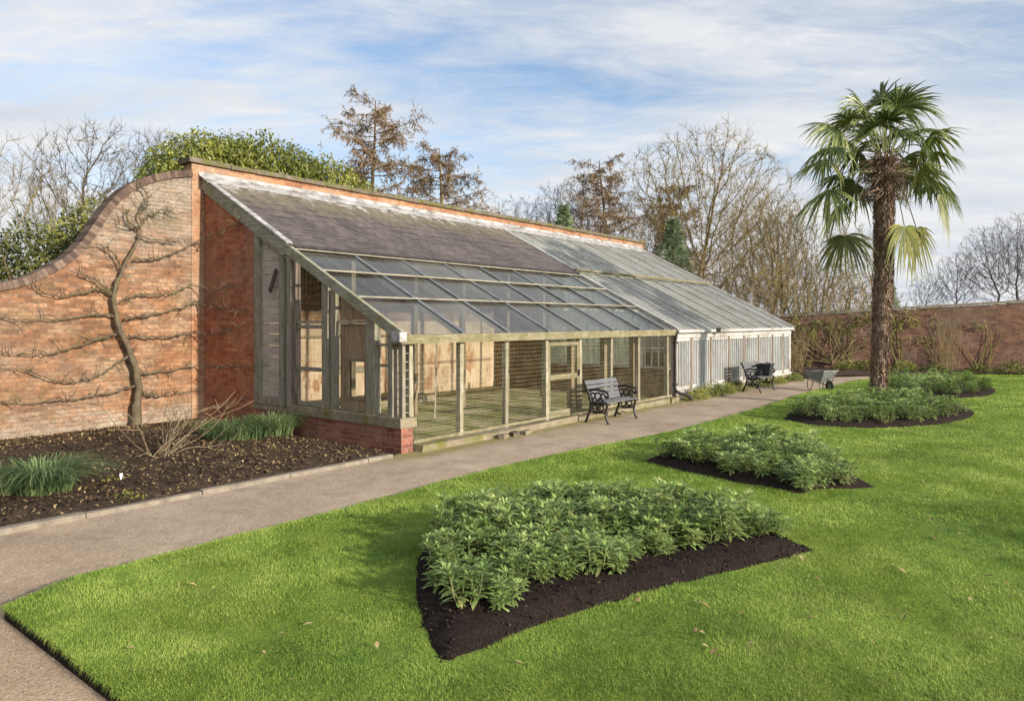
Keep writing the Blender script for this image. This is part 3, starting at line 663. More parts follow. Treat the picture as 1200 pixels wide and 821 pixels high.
def leaves_scatter(name, xy, zf, size, mat, label, cat):
    x, y = xy; n = len(x); z = zf(x, y)
    s = NR.uniform(size[0], size[1], n)
    base = np.array([(-1,0,.0),(-.2,.5,.25),(1,0,.1),(-.2,-.5,.25)], np.float32)
    V = base[None]*s[:,None,None]; V[:,:,2] *= NR.uniform(-1,2,(n,1))
    tx = NR.uniform(-.5,.7,(n,1)); V[:,:,2] += V[:,:,0]*tx
    a = NR.uniform(0, 2*PI, n); c, q = np.cos(a)[:,None], np.sin(a)[:,None]
    X = V[:,:,0]*c - V[:,:,1]*q + x[:,None]; Yv = V[:,:,0]*q + V[:,:,1]*c + y[:,None]; Z = V[:,:,2] + z[:,None] + s[:,None]*.4
    f = ((np.arange(n)*4)[:,None] + np.array([[0,1,2,0,2,3]])).ravel()
    return tag(np_mesh(name, np.stack([X,Yv,Z],2).reshape(-1,3), f, np.full(n*2, 3), mat), label, cat, None, 'stuff')

# gravel on the near path
x = NR.uniform(-9, 4, 60000); y = NR.uniform(2.6, 11, 60000)
uvs = w2uv(x, y); k = (~inside(lawn_poly, x, y)) & (uvs[1] < -.2) & (NR.random(60000) < np.clip((5.2/np.maximum(y, 2.6))**2.2, 0, 1)) & (np.abs(x) < y*.8)
chips('gravel', (x[k], y[k]), lambda a, b: np.zeros_like(a), (.002, .008), M['pebble'], 'loose tan gravel on the near path', 'gravel')
# clods in the near bed, litter in the soil bed
for b, n, nm in ((bed1, 5200, 'large leaf-shaped'), (bed2, 1500, 'pointed middle')):
    xs = [p[0] for p in b]; ys = [p[1] for p in b]
    x = NR.uniform(min(xs), max(xs), n*2); y = NR.uniform(min(ys), max(ys), n*2); k = inside(b, x, y)
    x, y = x[k][:n], y[k][:n]
    chips('mulch_crumbs', (x, y), bed_h(b), (.003, .019), M['clod'], 'dark crumbs of mulch on the %s flower bed' % nm, 'mulch', .7)
u = NR.uniform(-8, -.2, 9000); v = NR.uniform(0, 5.95, 9000)
wx = CX + UX*u - UY*v; wy = CY + UY*u + UX*v
chips('soil_crumbs', (wx, wy), lb_h, (.006, .03), M['clod'], 'dark crumbs of soil on the bed below the swept wall', 'soil', .7)
n = 22000; u = NR.uniform(-8, -.2, n); v = NR.uniform(0, 5.95, n)
dens = .16 + 1.6*np.clip((v-4.3)/1.2, 0, 1) + .7*np.exp(-((u+1.4)**2/2.0 + (v-1.9)**2/2.5)) + .35*np.exp(-((v-.5)/.5)**2)
k = NR.random(n) < dens*.75
leaves_scatter('fallen_leaves', (CX+UX*u[k]-UY*v[k], CY+UY*u[k]+UX*v[k]), lb_h, (.012, .034), M['leaf_dry'], 'dry tan leaves littering the bed below the swept wall', 'fallen leaves')
lf = np.array([gp(820,720), gp(826,724), gp(748,716), gp(1163,767), gp(985,782), gp(823,757), gp(880,770), gp(330,760), gp(640,730), gp(1180,700), gp(1060,740), gp(210,700), gp(870,735), gp(815,718)])
lf = np.concatenate([lf, np.array([gp(R.uniform(150,1190), R.uniform(640,815)) for _ in range(40)] + [gp(R.uniform(700,1190), R.uniform(560,640)) for _ in range(25)])]); lf = lf[~inside(bed1, lf[:,0], lf[:,1])]; lf = lf[inside(lawn_poly, lf[:,0], lf[:,1])]
leaves_scatter('scattered_leaves', (lf[:,0], lf[:,1]), lambda a, b: lawn_h(a, b)+.015, (.010, .038), M['leaf_dry'], 'small brown leaves dropped here and there on the lawn', 'fallen leaves')

# ------------------------------------------------------------------ garden wall with swept shoulder
ORI = dict(loc=(CX, CY, 0), rz=ROT)
wall = empty('garden_wall', ORI['loc'], ROT, 'tall old brick garden wall with swept shoulder behind the lean-to', 'wall')
V0, V1 = 6.0, 6.34
sw_px = [(226,199.5),(212,200),(192,202),(170,207.5),(150,217),(133,231),(118,249),(104,270),(90,288),(72,303),(48,316),(20,327),(-20,333),(-90,334)]
sw = [on_v(px, py, V0) for px, py in sw_px]
sw = [(p.x, p.y) for p in spline([(a, b, 0) for a, b in sw], 4)]
sw[0] = (-.27, sw[0][1])
CT = .135
def offset(pl, d):
    out = []
    for i in range(len(pl)):
        a = Vector(pl[max(i-1,0)]); b = Vector(pl[min(i+1,len(pl)-1)]); t_ = (b-a).normalized(); nn = Vector((-t_.y, t_.x))
        if nn.y < 0: nn = -nn
        out.append((pl[i][0]+nn.x*d, pl[i][1]+nn.y*d))
    return out
low = offset(sw, -CT)
low[0] = (-.27, low[0][1])
outl = [(-13.0, -.1)] + [(-.27, -.1)] + low + [(-13.0, low[-1][1])]
mb = MB(); mb.prism(outl, 'y', V0, V1-.01)
mb.build('swept_wall', M['brick_wall'], wall, uv=True, fix=True)
# coping following the sweep, with own uv along its length
mb = MB(); hi = sw + [(-13.0, sw[-1][1])]; lo_ = low + [(-13.0, low[-1][1])]; acc = 0; uvd = []
for i in range(len(hi)-1):
    L = (Vector(hi[i+1])-Vector(hi[i])).length; c = []
    for (a, b) in ((lo_[i], lo_[i+1]), ):
        pass
    f0, f1 = V0-.05, V1+.05
    quads = [[(lo_[i][0],f0,lo_[i][1]),(hi[i][0],f0,hi[i][1]),(hi[i+1][0],f0,hi[i+1][1]),(lo_[i+1][0],f0,lo_[i+1][1])],
             [(hi[i][0],f0,hi[i][1]),(hi[i][0],f1,hi[i][1]),(hi[i+1][0],f1,hi[i+1][1]),(hi[i+1][0],f0,hi[i+1][1])],
             [(lo_[i][0],f1,lo_[i][1]),(lo_[i+1][0],f1,lo_[i+1][1]),(hi[i+1][0],f1,hi[i+1][1]),(hi[i][0],f1,hi[i][1])],
             [(lo_[i][0],f0,lo_[i][1]),(lo_[i+1][0],f0,lo_[i+1][1]),(lo_[i+1][0],f1,lo_[i+1][1]),(lo_[i][0],f1,lo_[i][1])]]
    uvs = [[(acc,.02),(acc,.2),(acc+L,.2),(acc+L,.02)],[(acc,.02),(acc,.46),(acc+L,.46),(acc+L,.02)],[(acc,.02),(acc+L,.02),(acc+L,.2),(acc,.2)],[(acc,.02),(acc+L,.02),(acc+L,.4),(acc,.4)]]
    for q, w in zip(quads, uvs): mb.poly(q); uvd += w
    acc += L
mb.poly([(lo_[0][0],f0,lo_[0][1]),(hi[0][0],f0,hi[0][1]),(hi[0][0],f1,hi[0][1]),(lo_[0][0],f1,lo_[0][1])][::-1]); uvd += [(0,.02),(0,.2),(.05,.2),(.05,.02)]
o = mb.build('swept_coping', M['coping_brick'], wall)
ul = o.data.uv_layers.new(name='UVMap'); ul.data.foreach_set('uv', [c for p in uvd for c in p])
WT = 5.23
mb = MB(); mb.box(.003, 18.78, V0, V1, -.1, 4.3); mb.build('wall', M['brick_wall'], wall, uv=True)
mb = MB(); mb.box(.003, 18.78, V0-.001, V1+.001, 4.303, WT); mb.build('parapet', M['brick_top'], wall, uv=True)
mb = MB(); mb.box(-.262, .0, V0-.004, V1+.002, -.1, WT); mb.build('pier', M['brick_pier'], wall, uv=True)
mb = MB(); u = -.34
while u < 18.8:
    e = min(u + R.uniform(.5,.9), 18.86); mb.box(u, e-.008, V0-.07, V1+.07, WT+.002, WT+.10+R.uniform(-.012,.012), .008); u = e
    if e >= 18.86: break
mb.build('coping', M['coping'], wall)

# ------------------------------------------------------------------ lean-to
gh = empty('lean_to_greenhouse', ORI['loc'], ROT, 'long timber lean-to greenhouse, slate and glass roof, against the tall brick wall', 'greenhouse')
US, UE, VB = 9.2, 18.45, 3.02
def zs(v): return 3.43 + (v-VB)*(4.97-3.43)/(6.0-VB)       # slate top
def zg(v): return 1.83 + v*(3.36-1.83)/VB                   # lower glass
# brick end wall in shade
ol = [(4.06,-.1),(5.995,-.1),(5.995,zs(5.995)-.10),(4.06,zs(4.06)-.10)]
mb = MB(); mb.prism(ol, 'x', -.0, .23); mb.build('end_wall', M['brick_red'], gh, uv=True, fix=True)
# plinth and sill
mb = MB(); mb.box(-.02,.22,-.03,4.055,-.1,.385); mb.build('plinth', M['brick_plinth'], gh, uv=True)
mb = MB(); mb.box(-.075,.26,-.075,1.5,.388,.535,.006).box(-.075,.26,1.505,2.92,.388,.53,.006).box(-.06,.24,2.925,4.05,.388,.47,.004)
sill = mb.build('stone_sill', M['stone'], gh)
# boarded panel
mb = MB(); z = .50
while z < 3.5:
    z2 = z + R.uniform(.19,.25)
    va, vb = 2.98, 4.0
    top = zs(3.5)-.30
    if z2 > zs(vb)-.2: break
    mb.box(.04 + R.uniform(0,.012), .075, va if zs(va)-.2 > z2 else VB+.02+ (z2-(zs(VB)-.2))*1.9, vb, z, z2-.008); z = z2
bp = mb.build('boarded_panel', M['wood_board'], gh)
mb = MB()
for (v0, v1) in ((3.9,4.055),(3.1,3.22),(2.87,2.99)):
    mb.box(-.03,.08,v0,v1,.48,min(zs(v0),zs(v1))-.16,.004)
mb.box(-.025,.06,3.22,3.9,.48,.62,.004)
mb.beam((.015,3.85,zs(3.85)-.27),(.015,3.1,zs(3.1)-.27),.06,.13)
mb.build('panel_frame', M['wood_v'], bp)
mb = MB(); mb.beam((-.045,3.50,2.55),(-.045,3.28,2.95),.025,.09); mb.build('stay_bar', M['pipe'], bp)
# verge boards
mb = MB(); mb.beam((-.03,5.99,zs(5.99)-.115),(-.03,2.95,zs(2.95)-.115),.05,.22); mb.build('verge_board', M['wood_e'], gh)
mb = MB(); mb.beam((-.01,5.99,zs(5.99)+.025),(-.01,2.93,zs(2.93)+.025),.13,.03); mb.build('verge_flashing', M['lead'], gh)
mb = MB(); mb.beam((.0,5.9,zs(5.9)-.22),(.0,3.05,zs(3.05)-.22),.10,.10); mb.build('wall_plate', M['wood_e'], gh)
mb = MB(); mb.beam((-.045,2.98,zg(2.98)-.02),(-.045,-.08,zg(-.08)-.02),.07,.17); mb.build('end_rafter', M['wood_e'], gh)
# end posts and rails
def post(name, v0, v1, u0=-.01, u1=.10, z0=.535, mat='wood_v', j=.004):
    mb = MB(); mb.box(u0,u1,v0,v1,z0,min(zg(v0),zg(v1))-.10,j); return mb.build(name, M[mat], gh)
post('end_post', 2.74, 2.86, mat='primer'); post('end_post', 1.80, 1.94, -.04, .1); post('end_post', 1.62, 1.74, 0,.08, mat='wood_v')
post('end_post', .60, .80, -.02, .12); post('corner_post', .16,.28,-.03,.1)
mb = MB(); mb.box(.02,.06,.81,2.73,1.97,2.02,.004); mb.build('end_rail', M['wood_pale'], gh)
for z0 in (1.885, 1.15, .545):
    mb = MB(); mb.box(.02,.06,1.95,2.73,z0,z0+.06,.004); mb.build('end_rail', M['wood_v'], gh)
for z0 in (1.62, 1.30):
    mb = MB(); mb.box(.02,.06,.28,.6,z0,z0+.04,.004); mb.build('end_rail', M['wood_v'], gh)
# board with hatch between the posts
mb = MB()
for (v0,v1,z0,z1) in ((.81,1.61,.54,.76),(.81,1.61,1.36,1.965),(.81,.95,.76,1.36),(1.42,1.61,.76,1.36)): mb.box(.10,.115,v0,v1,z0,z1)
mb.prism([(.81,2.03),(1.61,2.03),(1.61,zg(1.61)-.12),(.81,zg(.81)-.12)], 'x', .10, .115)
hb = mb.build('hatch_board', M['ply'], gh, fix=True)
mb = MB(); mb.box(.08,.13,.90,.965,.72,1.40,.003).box(.08,.13,1.41,1.475,.72,1.40,.003).box(.08,.13,.966,1.409,.72,.77,.003).box(.08,.13,.966,1.409,1.35,1.40,.003); mb.build('hatch_frame', M['wood_brown'], hb)
# end wire strands
mb = MB()
for z in np.arange(.62, 2.7, .115):
    vm = min(2.72, (zg(0)-.15 - z)/( -(3.36-1.83)/VB) if False else 2.72)
    lo_v = max(1.96, (z-1.70)/((3.36-1.83)/VB) if z > 1.70 else 1.96)
    if lo_v < 2.7: mb.tube([(.045,lo_v,z),(.045,2.72,z+R.uniform(-.01,.01))], .0014, 4)
for v in np.arange(2.03,2.72,.115): mb.tube([(.045,v,.56),(.045,v+R.uniform(-.01,.01),zg(v)-.12)], .0012, 4)
mb.build('wire_mesh', M['wire'], gh)
# front: corner posts, posts, door
def fpost(u0, u1, name='front_post', mat='wood_pale', z0=.10, v0=-.02, v1=.075, z1=1.66):
    mb = MB(); mb.box(u0,u1,v0,v1,z0,z1,.006); return mb.build(name, M[mat], gh)
fpost(.0,.07,'corner_post','wood_v',.535,-.03,.06); fpost(.16,.235,'corner_post','wood_pale',.537); 
mb = MB()
for z in np.arange(.6,1.66,.13): mb.box(.072,.158,.0,.02,z,z+.012)
mb.build('corner_lattice', M['wood_v'], gh)
FP = [1.33, 2.52, 3.75, 4.92, 6.15, 7.38, 8.86]
for i, u in enumerate(FP): fpost(u-.045, u+.045, mat='wood_pale' if i in (0,2,3) else 'wood_v')
mb = MB(); mb.box(-.085,9.15,-.11,.10,1.66,1.80,.006); mb.build('eave_beam', M['wood_eave'], gh)
mb = MB(); mb.box(-.16,-.02,-.15,.03,1.70,1.85,.004); mb.build('gutter_end', M['lead'], gh)
mb = MB()
u = .25
while u < 9.0:
    e = min(u+R.uniform(1.6,2.5), 9.1); mb.box(u, e-.01, -.17 - R.uniform(0,.05), .12, -.05, .10+R.uniform(-.015,.01), .015); u = e
mb.build('sill_step', M['stone'], gh)
mb = MB(); mb.box(.245,9.1,-.02,.07,.112,.16,.004); mb.build('bottom_rail', M['wood_eave'], gh)
# door leaf
mb = MB(); mb.box(3.80,3.86,-.015,.03,.17,1.60,.003).box(4.79,4.86,-.015,.03,.17,1.60,.003).box(3.861,4.789,-.015,.03,1.53,1.60,.003).box(3.861,4.789,-.015,.03,.86,.96,.003).box(3.861,4.789,-.015,.03,.17,.25,.003)
door = mb.build('door', M['wood_eave'], gh)
mb = MB(); mb.box(4.80,4.84,-.05,-.016,.90,1.02); mb.build('latch', M['iron'], door)
# wire mesh bays
edges = [.24] + FP + [9.12]
for a, b in zip(edges[:-1], edges[1:]):
    mb = MB(); z = .17
    while z < 1.65:
        zz = z + R.uniform(-.004,.004); mb.tube([(a+.03,-.024,zz),((a+b)/2,-.03+R.uniform(-.006,.006),zz-.006),(b-.03,-.024,zz+R.uniform(-.006,.006))], .0014, 3, cap=False); z += .05 if z < .75 else .075
    u = a+.06
    while u < b-.03:
        mb.tube([(u,-.026,.17),(u+R.uniform(-.006,.006),-.026,1.66)], .0011, 3, cap=False); u += .05
    mb.build('wire_mesh', M['wire'], gh)
# inner posts under the slate edge and struts
for u in (1.45, 3.1, 4.6, 6.2, 7.7):
    mb = MB(); mb.box(u-.05,u+.05,VB-.05,VB+.06,.03,zg(VB)-.12,.004); mb.build('inner_post', M['wood_brown'], gh)
for u in (5.4, 6.75, 8.1):
    mb = MB(); mb.box(u-.06,u+.06,.5,.62,.03,1.9,.004); mb.build('inner_post', M['wood_brown'], gh)
mb = MB(); mb.box(.1,9.15,VB-.06,VB+.07,zg(VB)-.118,zg(VB)-.02,.004); mb.build('slate_purlin', M['wood_brown'], gh)
mb = MB(); mb.beam((2.9,2.2,.03),(3.35,2.6,1.55),.03,.03); mb.build('leaning_pole', M['wood_pale'], gh)
# slate roof
def slab(u0, u1, v0, v1, zf, th):
    mb = MB(); n0 = len(mb.v)
    for dz in (-th, 0):
        for (u, v) in ((u0,v0),(u1,v0),(u1,v1),(u0,v1)): mb.v.append((u, v, zf(v)+dz))
    for q in ((0,3,2,1),(4,5,6,7),(0,1,5,4),(1,2,6,5),(2,3,7,6),(3,0,4,7)): mb.f.append(q); mb.m.append(0)
    return mb
# courses of slate, each tilted up on the one below
mb = MB(); v = 2.90; k = 0
while v < 5.99:
    v2 = min(v+.17, 5.995)
    u = -.07 - (0.13 if k % 2 else 0)
    while u < 9.22:
        e = min(u+.26, 9.23); a = max(u, -.07)
        if e - a > .02:
            j = R.uniform(-.004,.004); n = len(mb.v)
            mb.v += [(a+.002,v-.02,zs(v-.02)+.022+j),(e-.002,v-.02,zs(v-.02)+.022+j+R.uniform(-.003,.003)),(e-.002,v2,zs(v2)+.004),(a+.002,v2,zs(v2)+.004),
                     (a+.002,v-.02,zs(v-.02)+.010+j),(e-.002,v-.02,zs(v-.02)+.010+j)]
            mb.f += [(n,n+1,n+2,n+3),(n,n+4,n+5,n+1)]; mb.m += [0,0]
        u += .26
    v = v2; k += 1
o = mb.build('slate_roof', M['slate'], gh, uv=True)
o2 = slab(-.05, 9.2, 2.9, 5.99, lambda v: zs(v)-.005, .05).build('roof_boarding', M['wood_brown'], gh)
mb = MB(); mb.tube([(-.06,2.865,zs(2.865)-.012),(9.2,2.865,zs(2.865)-.012)], .045, 8); mb.build('slate_gutter', M['pipe'], gh)
# flashing along the wall head
mb = MB(); u = -.12
while u < 18.4:
    e = min(u+R.uniform(1.2,2.0), 18.5); w_ = R.uniform(.22,.34) if e < 9.6 else .30
    mb.beam(((u),5.995,zs(5.995)+.045),(u,5.995-w_,zs(5.995-w_)+.040),.001,.001)
    mb.v = mb.v[:-8]; mb.f = mb.f[:-6]; mb.m = mb.m[:-6]
    n = len(mb.v)
    mb.v += [(u,5.992,zs(5.992)+.12),(e-.004,5.992,zs(5.992)+.12),(u,5.95,zs(5.95)+.05),(e-.004,5.95,zs(5.95)+.05),(u,5.95-w_,zs(5.95-w_)+.045),(e-.004,5.95-w_,zs(5.95-w_)+.045),(u,5.95-w_,zs(5.95-w_)+.028),(e-.004,5.95-w_,zs(5.95-w_)+.028)]
    mb.f += [(n,n+2,n+3,n+1),(n+2,n+4,n+5,n+3),(n+4,n+6,n+7,n+5)]; mb.m += [0]*3; u = e
mb.build('wall_flashing', M['lead'], gh)
# lower clear roof
RF = [.02, 1.33, 2.52, 3.75, 4.92, 6.15, 7.38, 8.62]
for u in RF[1:]:
    mb = MB(); mb.beam((u,2.96,zg(2.96)-.045),(u,-.05,zg(-.05)-.045),.055,.09); r_ = mb.build('roof_rafter', M['wood_e'], gh)
    mb = MB(); mb.beam((u,2.96,zg(2.96)+.022),(u,-.06,zg(-.06)+.022),.085,.022); mb.build('lead_capping', M['lead_dark'], r_)
for v in (2.78, 1.98, 1.05):
    mb = MB(); mb.box(-.02,9.1,v-.045,v+.045,zg(v)+.036,zg(v)+.062,.004); mb.build('roof_batten', M['wood_h'], gh)
ed = RF + [9.16]
for a, b in zip(ed[:-1], ed[1:]):
    for (v0, v1) in ((-.09,1.03),(1.06,1.965),(1.99,2.955)):
        k0, k1, kx = R.uniform(0,.006), R.uniform(0,.006), R.uniform(-.012,.012)
        pn = slab(a+.03, b-.03, v0, v1, lambda v: zg(v)+.007 + k0 + (k1-k0)*(v-v0)/(v1-v0), .005)
        pn.v = [(x, y, z + kx*(x-(a+b)/2)) for x, y, z in pn.v]; pn.build('roof_pane', M['glass'], gh)
# partition between the two halves
mb = MB(); mb.box(9.2,9.42,3.9,5.995,.02,3.85).box(9.2,9.42,.08,3.895,.02,.78); mb.prism([(3.9,3.855),(5.995,3.855),(5.995,zs(5.995)-.12),(3.9,zs(3.9)-.12)], 'x', 9.2, 9.42)
pt = mb.build('partition_wall', M['brick_inside'], gh, uv=True, fix=True)
mb = MB(); mb.box(9.14,9.46,.1,3.89,.783,.84,.004); mb.build('partition_sill', M['white_e'], pt)
mb = MB()
for v in (.12, .95, 1.8, 2.65, 3.5, 3.85): mb.box(9.24,9.32,v-.035,v+.035,.842,(zg(v) if v < VB else zs(v))-.14)
for v in np.arange(.25, 3.8, .2): mb.box(9.262,9.296,v-.011,v+.011,.842,min(zg(v),3.3)-.16)
mb.box(9.255,9.305,.15,3.85,1.30,1.34); mb.box(9.25,9.31,.15,3.85,1.70,1.75)
fr = mb.build('partition_sashes', M['limewash'], pt)
mb = MB(); mb.prism([(.1,.845),(3.88,.845),(3.88,zs(3.88)-.16),(VB,zg(VB)-.14),(.1,zg(.1)-.14)], 'x', 9.276, 9.280); mb.build('partition_glass', M['glass_pane'], pt, fix=True)
# window frame and notice board standing inside against the back wall
mb = MB()
for (a,b,c,d) in ((3.3,3.38,.75,1.9),(4.22,4.3,.75,1.9),(3.381,4.219,.75,.84),(3.381,4.219,1.82,1.9),(3.78,3.82,.841,1.819)): mb.box(a,b,5.90,5.96,c,d,.003)
mb.build('wall_window_frame', M['wood_pale'], gh)
mb = MB(); mb.box(.24,9.19,5.962,5.988,.035,2.02); mb.build('buff_lining', M['buff'], gh)
mb = MB(); mb.box(9.43,18.36,5.955,5.99,.04,4.75); mb.build('limewashed_lining', M['limewash'], gh)
mb = MB(); mb.box(1.6,5.2,4.5,5.9,.02,.17,.01); mb.build('stone_platform', M['stone'], gh)
# white glazed half
ROOFR = [9.25 + i*(18.4-9.25)/8 for i in range(9)]
for u in ROOFR:
    e = u in (ROOFR[0], ROOFR[-1])
    mb = MB(); w_ = .09 if e else .045
    mb.beam((u,5.9,zs(5.9)-.01),(u,3.0,zs(3.0)-.01),w_,.10).beam((u,3.0,zg(3.0)+.01),(u,-.10,zg(-.10)+.01),w_,.10); mb.build('glazed_rafter', M['white_e'], gh)
mb = MB(); u = ROOFR[0]
n_b = int((ROOFR[-1]-ROOFR[0])/.19)
for i in range(1, n_b):
    u = ROOFR[0] + i*(ROOFR[-1]-ROOFR[0])/n_b
    mb.beam((u,5.9,zs(5.9)+.004),(u,3.02,zs(3.02)+.004),.018,.03).beam((u,3.0,zg(3.0)+.012),(u,-.10,zg(-.10)+.012),.018,.03)
mb.build('glazing_bars', M['white_e'], gh)
slab(ROOFR[0], ROOFR[-1], 2.98, 5.93, lambda v: zs(v)+.0, .005).build('roof_glass', M['glass_white'], gh)
slab(ROOFR[0], ROOFR[-1], -.10, 3.0, lambda v: zg(v)+.008, .005).build('roof_glass', M['glass_white'], gh)
mb = MB(); mb.box(9.2,18.45,2.95,3.05,zs(3.0)+.018,zs(3.0)+.07,.006); mb.build('roof_batten', M['wood_eave'], gh)
mb = MB(); mb.box(18.41,18.47,-.14,.0,1.68,1.80); mb.beam((18.46,6.0,zs(6.0)-.03),(18.46,3.0,zs(3.0)-.03),.05,.18).beam((18.46,3.0,zg(3.0)-.01),(18.46,-.12,zg(-.12)-.01),.05,.18); mb.build('verge_board', M['white_e'], gh)
mb = MB(); mb.box(9.2,18.4,-.16,-.055,1.72,1.80,.004); mb.build('gutter', M['white_h'], gh)
mb = MB(); mb.box(9.2,18.4,-.05,.06,1.585,1.72,.004); mb.build('eave_beam', M['white_h'], gh)
mb = MB(); mb.box(9.2,18.4,-.06,.16,-.05,.16,.006); mb.build('plinth', M['stone'], gh, uv=True)
mb = MB(); mb.box(9.2,18.4,-.08,.08,.163,.23,.005); mb.build('bottom_rail', M['white_h'], gh)
GP_ = [9.27, 10.2, 11.45, 12.75, 13.95, 15.2, 16.5, 17.6, 18.33]
for i, u in enumerate(GP_):
    mb = MB(); mb.box(u-.055,u+.055,-.04,.07,.232,1.583,.004); mb.build('glazed_post', M['white_v' if i in (0,8) else 'primer'], gh)
for i, (a, b) in enumerate(zip(GP_[:-1], GP_[1:])):
    mb = MB(); a1, b1 = a+.057, b-.057
    mb.box(a1,b1,-.025,.02,1.50,1.58,.002).box(a1,b1,-.025,.02,.235,.33,.002).box(a1,a1+.05,-.025,.02,.332,1.498,.002).box(b1-.05,b1,-.025,.02,.332,1.498,.002)
    nb = max(3, int((b1-a1)/.15))
    for k in range(1, nb): 
        u = a1 + (b1-a1)*k/nb; mb.box(u-.011,u+.011,-.022,.015,.332,1.498)
    s_ = mb.build('glazed_sash', M['white_v'], gh)
    mb = MB(); mb.box(a1+.02,b1-.02,-.004,.0,.3,1.53); mb.build('sash_glass', M['glass_front'], s_)
# far end of glazed half
mb = MB(); mb.box(18.36,18.46,.1,5.9,-.05,.75); mb.build('end_plinth', M['brick_inside'], gh, uv=True)
mb = MB(); mb.prism([(.1,.75),(5.98,.75),(5.98,zs(5.98)-.15),(VB,zg(VB)-.08),(.1,zg(.1)-.12)], 'x', 18.40, 18.405); mb.build('end_glass', M['glass_front'], gh, fix=True)
mb = MB()
for v in np.arange(.1, 6.0, .6): mb.box(18.375,18.44,v-.02,v+.02,.752,(zg(v) if v < VB else zs(v))-.13)
mb.build('end_glazing_bars', M['white_v'], gh)
# downpipe
mb = MB(); mb.tube(spline([(9.14,-.12,1.72),(9.14,-.10,1.60),(9.14,-.08,1.4),(9.14,-.08,.5),(9.14,-.09,.28),(9.17,-.2,.20),(9.25,-.36,.15),(9.30,-.47,.04)], 4), .04, 8)
for z in (1.45,.4): mb.box(9.09,9.19,-.125,-.03,z,z+.05)
mb.build('downpipe', M['pipe'], gh, smooth=True)
mb = MB(); mb.box(11.55,11.75,-.20,-.161,1.70,1.83); mb.build('gutter_outlet', M['pipe'], gh)

# loose bricks by the step
for i, (u, v, rz, lab) in enumerate(((2.05,-.33,.3,'mossy loose brick by the step, nearest the corner pier'),(2.38,-.30,1.1,'dark loose brick in the middle of three by the step'),(2.66,-.35,.1,'pale loose brick by the step, farthest of three from the pier'),(6.1,-.35,.5,'broken stone lying by the step just past the near bench'))):
    mb = MB(); mb.box(-.11,.11,-.055,.055,-.01,.07,.012)
    o = mb.build('loose_brick', M['stone'] if i != 1 else M['coping']); x, y = uv2w(u, v); o.location = (x, y, .0); o.rotation_euler = (R.uniform(-.1,.1), R.uniform(-.1,.1), ROT+rz)
    tag(o, lab, 'brick', 'loose bricks along the step')

# ------------------------------------------------------------------ benches, tub, barrow
def make_bench():
    b = empty('park_bench', (0,0,0))
    for x in (-.56, .56):
        mb = MB(); T = lambda pts, r=.017, n=6: mb.tube(spline([(x, a, c) for a, c in pts], 5), r, n)
        T([(.26,0),(.20,.14),(.15,.28),(.14,.40),(.18,.55),(.23,.68),(.29,.80),(.32,.825)], .026)
        T([(-.27,0),(-.22,.12),(-.205,.24),(-.235,.34),(-.25,.405)], .026)
        T([(-.25,.405),(-.1,.39),(.05,.375),(.145,.39)], .026)
        T([(.20,.61),(.08,.66),(-.08,.655),(-.2,.635),(-.265,.59),(-.255,.53),(-.205,.525),(-.195,.565)], .024)
        T([(-.235,.41),(-.15,.45),(-.10,.52),(-.13,.59),(-.18,.58)], .018)
        def ring(cy, cz, r, rr=.016): mb.tube([(x, cy+r*math.cos(k*PI/6), cz+r*math.sin(k*PI/6)) for k in range(13)], rr, 5, cap=False)
        ring(-.03,.53,.07); ring(.085,.54,.055); ring(-.09,.47,.04); ring(.04,.455,.045); ring(-.1,.305,.06); ring(.04,.295,.06); ring(-.03,.25,.035); ring(.15,.47,.03)
        T([(-.205,.22),(-.1,.215),(.03,.20),(.17,.24)], .017)
        mb.tube([(x,-.28,.012),(x,-.25,.012)], .026, 6); mb.tube([(x,.245,.012),(x,.275,.012)], .026, 6)
        mb.build('bench_end', M['iron'], b, smooth=True)
    mb = MB()
    for i in range(5):
        y = -.235 + i*.083; mb.box(-.60,.60,y-.034,y+.034,.418-.006*abs(i-2),.443-.006*abs(i-2),.001)
    mb.build('seat', M['slat'], b)
    mb = MB(); bp_ = spline([(0,.135,.46),(0,.165,.55),(0,.205,.66),(0,.262,.775)], 8)
    for i in range(5):
        p = bp_[int(i*(len(bp_)-1)/4)]; q = bp_[min(int(i*(len(bp_)-1)/4)+1, len(bp_)-1)]; p0 = bp_[max(int(i*(len(bp_)-1)/4)-1,0)]
        d = (q-p0).normalized(); nn = Vector((0,-d.z,d.y)); hw = .033 if i < 4 else .045
        a = p + nn*.026
        n = len(mb.v)
        for xx in (-.60,.60):
            for (s1, s2) in ((-1,0),(1,0),(1,1),(-1,1)): 
                w = a + d*(hw*s1) - nn*(.022*s2); mb.v.append((xx, w.y, w.z))
        for qf in ((0,3,2,1),(4,5,6,7),(0,1,5,4),(1,2,6,5),(2,3,7,6),(3,0,4,7)): mb.f.append(tuple(n+k for k in qf)); mb.m.append(0)
    mb.build('backrest', M['slat'], b, fix=True)
    return b
b1 = make_bench(); x, y = uv2w(5.13, -.62); b1.location = (x, y, 0); b1.rotation_euler[2] = ROT
tag(b1, 'empty iron-ended bench with grey slats by the wire-fronted lean-to', 'bench', 'slatted benches beside the path')
b2 = copy_tree(b1); x, y = uv2w(13.05, -.80); b2.location = (x, y, 0); b2.rotation_euler[2] = ROT
tag(b2, 'iron-ended bench with a black tub standing on its seat', 'bench', 'slatted benches beside the path')
tub = empty('planter_tub', (*uv2w(13.30,-.90), .446), ROT + .1, 'square black plastic tub standing on the far bench seat', 'tub')
